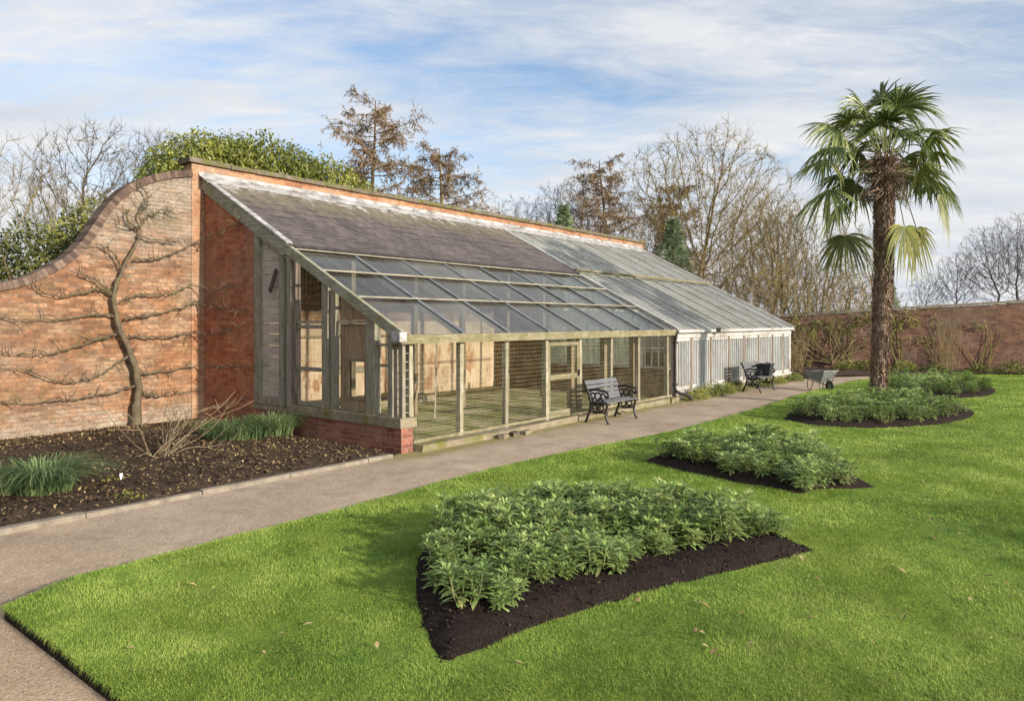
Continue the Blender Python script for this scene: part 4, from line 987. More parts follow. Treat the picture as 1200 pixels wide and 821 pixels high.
def tub_mesh(w0, w1, d0, d1, h, th):
    mb = MB(); V = []
    for (w, d, z) in ((w0,d0,0),(w1,d1,h),(w1-th,d1-th,h),(w0-th,d0-th,th)):
        for (i, k) in ((-1,-1),(1,-1),(1,1),(-1,1)): mb.v.append((i*w, k*d, z))
    for a in (0,4,8):
        for k in range(4): mb.f.append((a+k, a+(k+1)%4, a+4+(k+1)%4, a+4+k)); mb.m.append(0)
    mb.f += [(3,2,1,0),(12,13,14,15)]; mb.m += [0,0]; return mb
tub_mesh(.17,.235,.15,.20,.33,.012).build('body', M['black_plastic'], tub)
mb = MB()
for (a,b_,c,d) in ((-.25,.25,-.215,-.201),(-.25,.25,.201,.215),(-.25,-.236,-.2,.2),(.236,.25,-.2,.2)): mb.box(a,b_,c,d,.305,.335)
mb.build('rim', M['black_plastic'], tub)
mb = MB()
for s in (-1,1): mb.tube(spline([(s*.245,-.07,.30),(s*.275,-.06,.34),(s*.28,0,.36),(s*.275,.06,.34),(s*.245,.07,.30)],3), .011, 6)
mb.build('handles', M['black_plastic'], tub)

bx, by = gp(962, 457.5)
bar = empty('wheelbarrow', (bx, by, 0), math.radians(-74), 'grey steel wheelbarrow parked on the path near the far wall', 'wheelbarrow')
bar.scale = (.84,.84,.9)
mb = MB()
B0 = [(-.25,-.20,.34),(.22,-.17,.30),(.22,.17,.30),(-.25,.20,.34)]
B1 = [(-.44,-.32,.60),(.50,-.29,.66),(.50,.29,.66),(-.44,.32,.60)]
for L_ in (B0, B1): mb.v += L_
mb.v += [(a*.985, b_*.96, c) for a, b_, c in B1] + [(a*.96, b_*.94, c+.015) for a, b_, c in B0]
mb.f += [(3,2,1,0),(12,13,14,15)]
for k in range(4):
    k2 = (k+1)%4; mb.f += [(k,k2,4+k2,4+k),(4+k,4+k2,8+k2,8+k),(8+k,8+k2,12+k2,12+k)]
mb.m = [0]*len(mb.f)
tray = mb.build('tray', M['barrow'], bar, fix=True)
mb = MB(); mb.tube([*B1, B1[0]], .014, 6); mb.build('rim', M['barrow'], tray)
mb = MB()
for s in (-1,1):
    mb.tube(spline([(.40,s*.05,.18),(.15,s*.17,.28),(-.25,s*.24,.32),(-.55,s*.28,.50),(-.85,s*.29,.58)],4), .016, 6)
    mb.tube([(.40,s*.055,.18),(.47,s*.12,.45),(.44,s*.2,.55)], .012, 6)
mb.build('frame', M['iron'], bar)
for s in (-1,1):
    mb = MB(); mb.tube(spline([(-.12,s*.21,.31),(-.22,s*.245,.02),(-.30,s*.25,.012),(-.38,s*.245,.10),(-.36,s*.25,.38)],4), .013, 6); mb.build('leg', M['iron'], bar)
    mb = MB(); mb.tube([(-.80,s*.29,.57),(-.93,s*.29,.60)], .022, 8); mb.build('handle_grip', M['rubber'], bar)
mb = MB(); mb.tube([(.42+.145*math.cos(k*PI/12),0,.18+.145*math.sin(k*PI/12)) for k in range(25)], .036, 8, cap=False)
wh = mb.build('wheel', M['rubber'], bar, smooth=True)
mb = MB(); mb.tube([(.42,-.02,.18),(.42,.02,.18)], .11, 16); mb.tube([(.42,-.06,.18),(.42,.06,.18)], .02, 8); mb.build('rim', M['barrow'], wh)

# ------------------------------------------------------------------ far wall with its creepers
fw = empty('far_garden_wall', (0,0,0), 0, 'long old red brick wall closing the far right of the garden', 'wall')
d = Vector((WR[0]-WL[0], WR[1]-WL[1])); Lw = d.length; angw = math.atan2(d.y, d.x); fw.location = (WL[0], WL[1], 0); fw.rotation_euler[2] = angw
Lx = 46.0
def wtop(s): 
    return 2.18 + max(0.0, min(1.0, (s-2.5)/15.5))*.90
mb = MB(); ol = [(-1,-.1),(Lx,-.1)] + [(s, wtop(s)-.12) for s in np.arange(Lx, -1.01, -1.0)]
mb.prism(ol, 'y', 0, .36); mb.build('wall', M['brick_far'], fw, uv=True, fix=True)
mb = MB(); s = -1.0
while s < Lx:
    e = s+R.uniform(.45,.8); mb.beam((s,.18,wtop(s)-.055),(e-.008,.18,wtop(e)-.055),.46,.11+R.uniform(-.02,.02)); s = e
mb.build('coping', M['edging'], fw)
def wall_pt(s, z, off=-.08): return (WL[0]+math.cos(angw)*s - math.sin(angw)*off*1, WL[1]+math.sin(angw)*s + math.cos(angw)*off, z)
def far_s(px):      # distance along the far wall seen at a photo column
    r = (px-600)/F; c, s_ = math.cos(angw), math.sin(angw)
    return (r*WL[1]-WL[0])/(c - r*s_)

# ------------------------------------------------------------------ vegetation makers
def leaf_quads(mb_v, mb_f, c, ln, wd, d, nrm):
    n = len(mb_v); s = d.cross(nrm)
    if s.length < 1e-4: s = d.orthogonal()
    s.normalize()
    m = c + d*(ln*.5) + nrm*(ln*.06)
    mb_v += [tuple(c), tuple(m + s*(wd/2)), tuple(c + d*ln - nrm*(ln*.12)), tuple(m - s*(wd/2))]
    mb_f.append((n, n+1, n+2, n+3))
def rv(rg=R):
    while True:
        v = Vector((rg.uniform(-1,1), rg.uniform(-1,1), rg.uniform(-1,1)))
        if .05 < v.length < 1: return v.normalized()

def bedding_variant(i, nst):
    rg = random.Random(100+i); st = MB(); lv = MB(); Z = Vector((0,0,1))
    for k in range(nst):
        a = rg.uniform(0, 2*PI); r0 = rg.uniform(0,.05); r1 = rg.uniform(.02,.17)*(1 if k else .2); h = rg.uniform(.20,.40) - r1*.35
        p0 = Vector((r0*math.cos(a), r0*math.sin(a), -.02)); p1 = Vector((r1*math.cos(a), r1*math.sin(a), h))
        mid = (p0+p1)/2 + Vector((math.cos(a),math.sin(a),0))*.03
        cur = spline([p0, mid, p1], 4); st.tube(cur, [.006]*3 + [.005]*3 + [.004]*(len(cur)-6), 4, cap=False)
        dr = (p1-mid).normalized()
        nl = rg.randint(22,29); yl = rg.random() < .12
        for j in range(nl):
            t_ = j/nl; pos = p1 + dr*(.03*(t_-.2)) if t_ > .45 else cur[3 + int(t_/.45*(len(cur)-4))]
            aa = j*2.4 + rg.uniform(-.3,.3); el = -.5 + 1.5*t_ + rg.uniform(-.2,.25)
            dd = Vector((math.cos(aa)*math.cos(el), math.sin(aa)*math.cos(el), math.sin(el)))
            dd = (dd + dr*.3).normalized()
            ln = (.125 - .055*max(0,t_-.5)*2)*rg.uniform(.7,1.2)
            side = dd.cross(Z); nrm = side.cross(dd).normalized() if side.length > .05 else rv(rg)
            s = dd.cross(nrm).normalized(); w = ln*.098; n = len(lv.v)
            m1 = pos + dd*ln*.35 + nrm*ln*.05; m2 = pos + dd*ln*.72 + nrm*ln*.02; tip = pos + dd*ln - nrm*ln*.12
            lv.v += [tuple(pos), tuple(m1+s*w*.8), tuple(m1-s*w*.8), tuple(m2+s*w), tuple(m2-s*w), tuple(tip)]
            mi = 1 if (t_ < .25 and rg.random() < .22) else 0
            lv.f += [(n,n+1,n+2),(n+1,n+3,n+4,n+2),(n+3,n+5,n+4)]; lv.m += [mi]*3
    o = lv.build('bedding_plant', [M['leaf_bed'], M['leaf_bed_pale']]); s_ = st.build('stems', M['stem'], o)
    return o
BV = [bedding_variant(i, 7 + (i % 3)) for i in range(6)]
used = set()
BL = ['narrow-leaved bedding plant in the large leaf-shaped bed nearest the camera', 'narrow-leaved bedding plant in the pointed bed in mid lawn', 'narrow-leaved bedding plant in the round bed under the palm', 'narrow-leaved bedding plant in the bed just behind the palm']
BG = ['bedding plants of the nearest bed', 'bedding plants of the middle bed', 'bedding plants under the palm', 'bedding plants behind the palm']
def plant_zone(i, pxpoly, space, count, smin, smax):
    poly = [gp(*q, .09) for q in pxpoly]; xs = [p[0] for p in poly]; ys = [p[1] for p in poly]; pts = []
    hf = bed_h(BEDS[i]); tries = 0
    while len(pts) < count and tries < 6000:
        tries += 1
        x, y = R.uniform(min(xs),max(xs)), R.uniform(min(ys),max(ys))
        if not inside(poly, np.array([x]), np.array([y]))[0]: continue
        if any((x-a)**2+(y-b)**2 < space*space for a, b in pts): continue
        pts.append((x, y))
    zz = hf(np.array([p[0] for p in pts]), np.array([p[1] for p in pts]))
    for k, (x, y) in enumerate(pts):
        src = BV[R.randrange(6)]
        o = src if src.name not in used else copy_tree(src); used.add(src.name)
        o.location = (x, y, float(zz[k])-.01); o.rotation_euler = (R.gauss(0,.12), R.gauss(0,.12), R.uniform(0, 2*PI)); s = R.uniform(smin, smax); o.scale = (s, s, s*R.uniform(.48,.84))
        tag(o, BL[i], 'plant', BG[i])
    return len(pts)
c1 = plant_zone(0, [(516,640),(514,668),(530,702),(556,728),(600,708),(641,693),(711,674),(790,650),(860,637),(908,631),(885,621),(800,605),(700,598),(620,600),(560,612)], .150, 128, .68, 1.05)
c2 = plant_zone(1, [(772,540),(850,557),(900,566),(934,574),(957,570),(1010,569),(975,548),(960,530),(890,522),(820,527)], .215, 66, .78, 1.02)
c3 = plant_zone(2, [(930,490),(968,496),(1030,498),(1097,494.5),(1130,486.5),(1090,475),(1030,471),(965,476),(940,484)], .30, 66, .95, 1.25)
c4 = plant_zone(3, [(1028,455),(1052,461),(1100,464),(1140,463),(1158,458),(1145,451),(1110,446),(1060,447),(1035,451)], .36, 45, 1.0, 1.3)

# grass tufts
def tuft(name, n, h, spread, mat, seed, flop=1.0):
    rg = random.Random(seed); mb = MB()
    for k in range(n):
        a = rg.uniform(0,2*PI); r = spread*math.sqrt(rg.random()); p = Vector((r*math.cos(a), r*math.sin(a), 0))
        b = a + rg.uniform(-1,1); hh = h*rg.uniform(.5,1.1); dx = Vector((math.cos(b), math.sin(b), 0)); s = Vector((-dx.y, dx.x, 0)); ln = flop*hh*rg.uniform(.3,1.1)
        w = .004+.003*rg.random(); n0 = len(mb.v)
        for (t_, z, ww) in ((0,0,1),(.15,.5,1),(.5,.85,.8),(.95,.82,.45)):
            q = p + dx*(ln*t_) + Vector((0,0,hh*z)); mb.v += [tuple(q+s*w*ww), tuple(q-s*w*ww)]
        q = p + dx*(ln*1.25) + Vector((0,0,hh*.68)); mb.v.append(tuple(q))
        for i in range(3): mb.f.append((n0+2*i, n0+2*i+1, n0+2*i+3, n0+2*i+2)); mb.m.append(0)
        mb.f.append((n0+6, n0+7, n0+8)); mb.m.append(0)
    return mb.build(name, mat)
def put(o, px, py, label, cat, group=None, z=.04, rz=0, s=1):
    x, y = gp(px, py); o.location = (x, y, z); o.rotation_euler[2] = rz; o.scale = (s,s,s); return tag(o, label, cat, group)
put(tuft('grass_tuft', 900, .42, .26, M['leaf_tuft'], 1, 1.7), 52, 583, 'large arching grass tuft at the near edge of the brown bed', 'grass tuft', 'grass tufts in the brown bed')
put(tuft('grass_tuft', 500, .34, .25, M['leaf_tuft'], 5, 1.6), 8, 583, 'grass tuft at the bed edge, cut by the photo border', 'grass tuft', 'grass tufts in the brown bed')
put(tuft('grass_tuft', 700, .36, .50, M['leaf_tuft'], 2, 1.5), 276, 517, 'pale grass tuft between the bare shrub and the brick plinth', 'grass tuft', 'grass tufts in the brown bed')
put(tuft('grass_tuft', 650, .42, .32, M['leaf_tuft'], 3, 1.2), 321, 513, 'dark green grass tuft right against the brick plinth', 'grass tuft', 'grass tufts in the brown bed')
# little marker and seedlings
mk = empty('plant_label', (*gp(142,569), .05), .6, 'small white plant marker stuck in the brown bed', 'plant label')
mb = MB(); mb.box(-.009,.009,-.002,.002,-.02,.06).build('stake', M['white_plastic'], mk)
mb = MB(); mb.box(-.016,.016,-.003,.003,.06,.105).build('tab', M['white_plastic'], mk)
def leafy(name, n, r, h, ln, mat, seed, wd=.5):
    rg = random.Random(seed); mb = MB()
    for k in range(n):
        v = rv(rg); p = Vector((v.x*r*rg.random()**.4, v.y*r*rg.random()**.4, abs(v.z)*h*rg.random()**.4)); d = (v + rv(rg)*.7 + Vector((0,0,.3))).normalized()
        leaf_quads(mb.v, mb.f, p, ln*rg.uniform(.6,1.3), ln*wd*rg.uniform(.7,1.2), d, rv(rg))
    mb.m = [0]*len(mb.f)
    return mb.build(name, mat)
put(leafy('seedling_plant', 40, .10, .08, .06, M['leaf_weed'], 4), 130, 570, 'low yellow-green seedlings just left of the plant marker', 'plant')
put(leafy('seedling_plant', 14, .05, .10, .06, M['leaf_weed'], 6), 148, 568, 'slim yellow-green seedling just right of the plant marker', 'plant')
put(leafy('seedling_plant', 70, .22, .06, .05, M['leaf_weed'], 8), 150, 588, 'flat olive seedlings near the kerb below the marker', 'plant')
# weeds at the foot of the glazed half
for i, (u, v, r, h, lab) in enumerate(((9.85,-.36,.45,.34,'yellow-green weeds beside the downpipe outlet'),(10.75,-.34,.55,.42,'tallest weeds at the glazed front, second clump from the downpipe'),(11.7,-.36,.45,.36,'olive weeds just before the tub bench'),(12.7,-.25,.5,.30,'weeds behind the tub bench'),(14.5,-.42,.45,.36,'weeds at the glazed front just beyond the tub bench'),(15.8,-.42,.5,.25,'sparse weeds near the far end of the glazed front'),(17.3,-.5,.5,.25,'low weeds near the far corner of the glazed front'))):
    o = leafy('weed_clump', 900, r, h, .055, M['leaf_weed'], 20+i); x, y = uv2w(u, v); o.location = (x, y, 0); tag(o, lab, 'weeds', 'weeds along the glazed front'); o.rotation_euler[2] = ROT; o.scale = (1.3,.6,1)

# ------------------------------------------------------------------ bare branches
def wander(p, d, L, n, jit, up, rg):
    pts = [p.copy()]; d = d.normalized()
    for i in range(n):
        d = (d + rv(rg)*jit + Vector((0,0,up))).normalized(); p = p + d*(L/n); pts.append(p.copy())
    return pts, d
def bare_tree(seed, height, rx, base=.22, pts_n=2300, step=.34, stems=1, tip=.0075, shape=1.0, trunk=.42, fuzz=1.0, flat=.8):
    """Limbs grow towards points filling the crown; thickness follows the number of twigs carried."""
    from mathutils import kdtree
    rg = random.Random(seed); att = []
    zc = height*(base + (1-base)*.5); rz = height*(1-base)*.5
    while len(att) < pts_n:
        v = rv(rg)*(rg.random()**.38)
        if v.z < 0: v = Vector((v.x*(1+v.z*.35*shape), v.y*(1+v.z*.35*shape), v.z))
        k = 1 + .30*mnoise.noise(v*2.1 + Vector((seed*3.1,0,0)))
        att.append(Vector((v.x*rx*k, v.y*rx*k*flat, zc + v.z*rz*(.85+.3*(k-1)))))
    nodes = []; par = []
    for q in range(stems):
        a = rg.uniform(0, 2*PI); off = .28*(stems > 1); p = Vector((math.cos(a)*off, math.sin(a)*off, -.1)); nodes.append(p); par.append(-1); d = Vector((math.cos(a)*.22*(stems > 1), math.sin(a)*.22*(stems > 1), 1))
        n = int(height*trunk*rg.uniform(.8,1.15)/step)
        for _ in range(n):
            d = (d + rv(rg)*.10 + Vector((0,0,.03))).normalized(); p = p + d*step; nodes.append(p); par.append(len(nodes)-2)
    live = list(range(len(att))); di = rx*1.1; dk = step*1.5
    grown = set()
    for it in range(70):
        kd = kdtree.KDTree(len(nodes))
        for i, p in enumerate(nodes): kd.insert(p, i)
        kd.balance(); pull = {}; nl = []
        for a in live:
            co_, i, ds = kd.find(att[a])
            if ds < dk: continue
            nl.append(a)
            if ds < di or it < 6: pull.setdefault(i, Vector()); pull[i] += (att[a]-nodes[i]).normalized()
        live = nl; new = 0
        for i, dv_ in pull.items():
            pd = (nodes[i]-nodes[par[i]]).normalized() if par[i] >= 0 else Vector((0,0,1))
            d = (dv_.normalized() + pd*.55 + rv(rg)*.34 + Vector((0,0,.05))).normalized(); q = nodes[i] + d*step*rg.uniform(.8,1.2)
            key = (i, round(q.x,1), round(q.y,1), round(q.z,1))
            if key in grown: continue
            grown.add(key); nodes.append(q); par.append(i); new += 1
        if not new or not live or len(nodes) > 6500: break
    n = len(nodes); kids = [[] for _ in range(n)]; load = [0.0]*n
    for i in range(n):
        if par[i] >= 0: kids[par[i]].append(i)
    for i in range(n-1, -1, -1):
        load[i] = max(load[i], 1.0)
        if par[i] >= 0: load[par[i]] += load[i]
    rad = [tip*(l**.465) for l in load]
    tk = MB(); cr = MB(); stack = [i for i in range(n) if par[i] < 0]
    while stack:
        i = stack.pop(); ch = [i] if par[i] < 0 else [par[i], i]; cur = i
        while kids[cur]:
            ks = sorted(kids[cur], key=lambda k: -load[k]); stack.extend(ks[1:]); cur = ks[0]; ch.append(cur)
        rr = [rad[k] for k in ch]
        if par[i] >= 0: rr[0] = rr[1]
        r0 = rr[min(1, len(rr)-1)]
        (tk if r0 > .055 else cr).tube([nodes[k] for k in ch], rr, 8 if r0 > .1 else 5 if r0 > .03 else 3, cap=False)
        for k in ch[1:]:
            if load[k] < 22:
                for _ in range(4 if rg.random() < .6*fuzz else 3):
                    pd = (nodes[k]-nodes[par[k]]).normalized(); tp_, _d = wander(nodes[k], pd + rv(rg)*.9 + Vector((0,0,.15)), rg.uniform(.3,1.0)*step*2.0, 3, .25, .05, rg)
                    cr.tube(tp_, [tip*.95, tip*.85, tip*.7, tip*.4], 3, cap=False)
    return tk, cr
def larch(seed, height, spread, rg=None):
    rg = random.Random(seed); tk = MB(); cr = MB(); sp = MB()
    pts, _ = wander(Vector((0,0,-.1)), Vector((.03,0,1)), height, 12, .05, .05, rg)
    tk.tube(pts, [.30*(1-i/12.5) + .02 for i in range(13)], 7, cap=False)
    nb = 64
    for i in range(nb):
        t_ = .28 + .72*(i/nb); x = t_*12; a = min(int(x), 11); q = pts[a].lerp(pts[a+1], x-a)
        if rg.random() < .12: continue
        an = i*2.4 + rg.uniform(-.5,.5); L = spread*(1.15-.62*((t_-.28)/.72))*rg.uniform(.5,1.25); 
        if rg.random() < .15: L *= 1.35
        bp, bd = wander(q, Vector((math.cos(an), math.sin(an), .05 - .2*rg.random())), L, 5, .14, .06, rg)
        cr.tube(bp, [.06*(1.2-t_)*(1-j/6)+.012 for j in range(6)], 4, cap=False)
        for j in range(int(9 + L*5)):
            y_ = rg.uniform(.2,1)*5; b = min(int(y_),4); qq = bp[b].lerp(bp[b+1], y_-b)
            sp_, _ = wander(qq, (rv(rg) + (bp[b+1]-bp[b]).normalized()*.6 + Vector((0,0,-.25))), L*rg.uniform(.18,.38), 3, .25, -.12, rg)
            cr.tube(sp_, [.014,.011,.008,.005], 3, cap=False)
            for w in range(9):
                z_ = rg.uniform(.1,1)*3; c = min(int(z_),2); w0 = sp_[c].lerp(sp_[c+1], z_-c)
                leaf_quads(sp.v, sp.f, w0, rg.uniform(.18,.46), .058, (rv(rg)+Vector((0,0,-.6))).normalized(), rv(rg))
    sp.m = [0]*len(sp.f)
    return tk, cr, sp
def tree_thing(name, parts, px, Yd, label, cat, group, rz=0, sc=1.0, base=0.0, src=None):
    x = (px-600)/F*Yd
    if src is None:
        r_ = empty(name, (x, Yd, base), rz, label, cat, group)
        for pn, mb, mat in parts: mb.build(pn, mat, r_)
    else:
        r_ = copy_tree(src); r_.location = (x, Yd, base); r_.rotation_euler = (0,0,rz); tag(r_, label, cat, group)
    r_.scale = (sc, sc, sc) if not hasattr(sc, '__len__') else sc
    return r_
def mk_bare(seed, mat, cmat=None, **kw):
    tk, cr = bare_tree(seed, **kw); return [('trunk', tk, mat), ('crown', cr, cmat or mat)]
G = 'bare trees beyond the walls'
tA = tree_thing('bare_tree', mk_bare(1, M['bark_grey'], height=11.2, rx=3.3, base=.2, flat=.8, pts_n=2900, tip=.0085), 112, 30, 'bare grey tree standing directly above the swept wall shoulder', 'tree', G, sc=1.0)
tB = tree_thing('bare_tree', mk_bare(2, M['bark_olive'], height=9.6, rx=2.2, base=.12, stems=2, pts_n=1700), 14, 26, 'mossy yellowish bare tree at the left border of the photo', 'tree', G, sc=1.0)
tC = tree_thing('bare_tree', None, 186, 44, 'domed bare tree between the swept shoulder and the laurels', 'tree', G, rz=2.0, sc=(1.0,1.0,1.34), src=tA)
tree_thing('bare_tree', None, 62, 34, 'thin bare tree between the mossy tree and the shoulder tree', 'tree', G, rz=4.0, sc=(1.0,1.0,1.05), src=tB)
tD = tree_thing('bare_tree', mk_bare(3, M['bark_olive'], M['bark_olive'], height=15.2, rx=5.6, base=.16, pts_n=4600, step=.38, trunk=.36, tip=.0115), 826, 44, 'broad round-crowned bare tree, largest beyond the glazed roof', 'tree', G, sc=1.0)
tE = tree_thing('bare_tree', mk_bare(4, M['bark_far'], height=15.5, rx=4.2, base=.2, tip=.010), 612, 74, 'small far grey bare tree above the middle of the parapet', 'tree', G, sc=1.06)
tree_thing('bare_tree', None, 658, 66, 'forked grey bare tree just left of the brown larch', 'tree', G, rz=1.2, sc=1.05, src=tE)
tree_thing('bare_tree', None, 690, 62, 'leaning bare tree touching the brown larch over the roof', 'tree', G, rz=3.2, sc=1.06, src=tE)
tF = tree_thing('bare_tree', mk_bare(5, M['bark_olive'], height=11, rx=2.7, base=.05, stems=3, pts_n=2500, tip=.010), 876, 40, 'many-stemmed olive tree beside the largest bare tree', 'tree', G, sc=.9)
tree_thing('bare_tree', None, 916, 38, 'pale bare tree above the far corner of the glazed roof', 'tree', G, rz=1.5, sc=.82, src=tF)
tree_thing('bare_tree', None, 952, 42, 'slender bare tree left of the palm trunk', 'tree', G, rz=2.9, sc=.92, src=tF)
tree_thing('bare_tree', None, 1000, 46, 'bare tree half hidden by the palm trunk', 'tree', G, rz=.6, sc=.86, src=tF)
tree_thing('bare_tree', None, 896, 54, 'tall bare tree between the largest tree and the palm', 'tree', G, rz=4.4, sc=(.8,.8,.86), src=tD)
tree_thing('bare_tree', None, 757, 50, 'dense low bare tree left of the broad bare tree', 'tree', G, rz=5.2, sc=.95, src=tF)
for i, (px, Yd, s, lab) in enumerate(((1192,78,.98,'far grey tree at the right border, tallest of the far-right row'),(1158,82,.92,'far grey tree, second from the right border'),(1122,86,.74,'far grey tree midway between palm and right border'),(1088,84,.56,'lowest far grey tree just right of the palm'),(1228,84,1.1,'far grey tree cut by the right border'))):
    tree_thing('bare_tree', None, px, Yd, lab, 'tree', G, rz=i*1.7, sc=s, src=tE)
GL = 'brown larches beyond the walls'
tk, cr, sp = larch(11, 16.6, 4.0)
lA = tree_thing('larch_tree', [('trunk', tk, M['bark_brown']), ('branches', cr, M['bark_brown']), ('sprays', sp, M['leaf_brown'])], 436, 45, 'tall ragged brown larch right of the laurels', 'tree', GL)
tk, cr, sp = larch(12, 13.8, 3.6)
lB = tree_thing('larch_tree', [('trunk', tk, M['bark_olive']), ('branches', cr, M['bark_olive']), ('sprays', sp, M['leaf_brown'])], 520, 46, 'shorter bushy golden larch over the slate roof', 'tree', GL, sc=(1.05,1.05,1.0))
tree_thing('larch_tree', None, 713, 58, 'dark brown larch over the roof right of the grey trees', 'tree', GL, rz=1.9, sc=(1.05,1.05,.93), src=lA)
tree_thing('larch_tree', None, 775, 50, 'brown larch leaning against the broad bare tree', 'tree', GL, rz=3.9, sc=(.9,.9,.86), src=lB)
tree_thing('larch_tree', None, 545, 52, 'low golden larch at the right end of the larch pair', 'tree', GL, rz=2.2, sc=(.9,.9,.72), src=lB)
# thicket of bare shrubs behind the far wall
sh = tree_thing('bare_shrub', mk_bare(6, M['bark_cane'], height=5.6, rx=2.0, base=.02, stems=5, pts_n=1700, step=.26, tip=.0085, trunk=.2), 780, 39, 'bare tan shrub behind the upper glazed roof', 'shrub', 'bare shrubs beyond the far wall')
for i, (px, Yd, s, lab) in enumerate(((835,38,1.15,'bare tan shrub under the broad bare tree'),(872,37,1.05,'bare shrub behind the low end of the glazed roof'),(905,36,1.0,'bare shrub above the greenhouse far corner'),(935,37,1.1,'bare shrub showing left of the palm above the wall'),(970,36,1.0,'bare shrub above the wall close to the palm'),(1005,38,.9,'bare shrub above the wall behind the palm trunk'),(1040,40,.75,'low bare shrub above the wall right of the palm trunk'),(805,42,1.2,'bare shrub behind the blue-green conifer'))):
    tree_thing('bare_shrub', None, px, Yd, lab, 'shrub', 'bare shrubs beyond the far wall', rz=i*1.3, sc=s, src=sh)

# evergreen crowns
def crown_leaves(n, lobes, ln, wd, seed, droop=.4, shell=.55):
    rg = random.Random(seed); mb = MB(); tot = sum(l[3]*l[4]*l[5] for l in lobes)
    for (x, y, z, a, b, c) in lobes:
        for k in range(int(n*(a*b*c)/tot)):
            v = rv(rg); r = shell + (1-shell)*rg.random()**.6
            r *= 1 + .14*mnoise.noise(Vector((v.x*3+x, v.y*3+y, v.z*3+z)))+ .09*mnoise.noise(Vector((v.x*7+x, v.y*7, v.z*7)))
            p = Vector((x+v.x*a*r, y+v.y*b*r, z+v.z*c*r))
            d = (v + rv(rg)*.8 + Vector((0,0,-droop))).normalized(); leaf_quads(mb.v, mb.f, p, ln*rg.uniform(.6,1.3), wd*rg.uniform(.7,1.2), d, (v+rv(rg)*.6).normalized())
    mb.m = [0]*len(mb.f); return mb
def ever(name, u, v, lobes, n, ln, wd, mat, seed, label, cat, group, droop=.4, th=3.0):
    x, y = uv2w(u, v); r_ = empty(name, (x, y, 0), ROT, label, cat, group)
    tk = MB(); tk.tube([(0,0,-.1),(.05,.05,th*.5),(0,.1,th)], [.16,.13,.07], 7)
    for k in range(5):
        a = k*1.26; tk.tube([(0,0,th*.5),(math.cos(a)*.5,math.sin(a)*.5,th*.8),(math.cos(a)*.9,math.sin(a)*.9,th*1.1)], [.07,.05,.02], 5, cap=False)
    tk.build('trunk', M['bark_brown'], r_); crown_leaves(n, lobes, ln, wd, seed, droop).build('crown', mat, r_); return r_
GE = 'evergreen laurels behind the parapet'
ever('laurel_tree', 1.3, 8.6, [(0,0,4.9,1.45,1.1,1.75),(-.7,0,4.7,.95,.9,1.45),(.7,.2,5.2,1.1,.9,1.6)], 21000, .125, .055, M['leaf_laurel'], 31, 'yellow-green laurel crown at the left end of the parapet', 'tree', GE, 1.3)
ever('laurel_tree', 3.3, 9.0, [(0,0,5.1,1.7,1.3,1.95),(-.9,0,5.2,1.2,1,1.65),(1.0,.2,5.2,1.2,1,1.75)], 26000, .125, .055, M['leaf_laurel'], 32, 'tallest yellow-green laurel crown, middle of the three behind the parapet', 'tree', GE, 1.3)
ever('laurel_tree', 5.4, 9.2, [(0,0,5.0,1.5,1.2,1.85),(1.0,0,4.9,.95,.9,1.5)], 18000, .125, .055, M['leaf_laurel'], 33, 'sloping yellow-green laurel crown at the right, next to the larch', 'tree', GE, 1.3)
GY = 'dark evergreens left of the wall'
ever('evergreen_shrub', -.95, 9.0, [(0,0,3.3,.75,.9,1.55),(-.3,0,2.9,.9,.9,1.5)], 5200, .15, .05, M['leaf_yew'], 34, 'olive evergreen shrub tight behind the swept coping', 'shrub', GY)
ever('evergreen_shrub', -2.1, 9.0, [(0,0,2.7,.9,.9,1.45),(-.5,.3,2.5,.8,.8,1.2)], 4800, .15, .05, M['leaf_yew'], 35, 'darkest low evergreen behind the dip of the swept wall', 'shrub', GY)
ever('evergreen_shrub', -3.2, 9.2, [(0,0,2.2,.9,.9,1.3),(-.6,.3,2.4,.8,.8,1.2)], 3800, .14, .05, M['leaf_laurel'], 36, 'light green evergreen at the left border above the low wall', 'shrub', GY)
def conifer(seed, h, r):
    rg = random.Random(seed); tk = MB(); cr = MB()
    tk.tube([(0,0,-.1),(0,0,h*.95)], [.14,.02], 6)
    for k in range(6500):
        t_ = rg.random()**1.3; z = h*(.12+.88*t_); a = rg.uniform(0,2*PI); lay = .66 + .30*math.sin(z*4.2 + 2.4*math.sin(a*2+1)) + .25*mnoise.noise(Vector((math.cos(a)*1.6, math.sin(a)*1.6, z*.9+seed))); rr = r*(1-t_)**.75*(rg.random()**.5)*lay
        p = Vector((math.cos(a)*rr, math.sin(a)*rr, z - rr*.2)); d = Vector((math.cos(a), math.sin(a), .35)) + rv(rg)*.6
        leaf_quads(cr.v, cr.f, p, rg.uniform(.12,.3), .06, d.normalized(), rv(rg))
    cr.m = [0]*len(cr.f); return [('trunk', tk, M['bark_brown']), ('crown', cr, M['leaf_conifer'])]
GC = 'young conifers beyond the wall'
cA = tree_thing('conifer_tree', conifer(41, 7.6, 1.6), 789, 40, 'blue-green conifer beside the top corner of the glazed roof', 'tree', GC, sc=(1.55,1.55,1.03))
tree_thing('conifer_tree', None, 661, 44, 'little bright conifer peeping over the middle of the parapet', 'tree', GC, rz=2, sc=(1.6,1.6,1.22), src=cA)
tree_thing('conifer_tree', None, 1043, 44, 'dim conifer behind the palm trunk and far wall', 'tree', GC, rz=1, sc=(.8,.8,.6), src=cA)

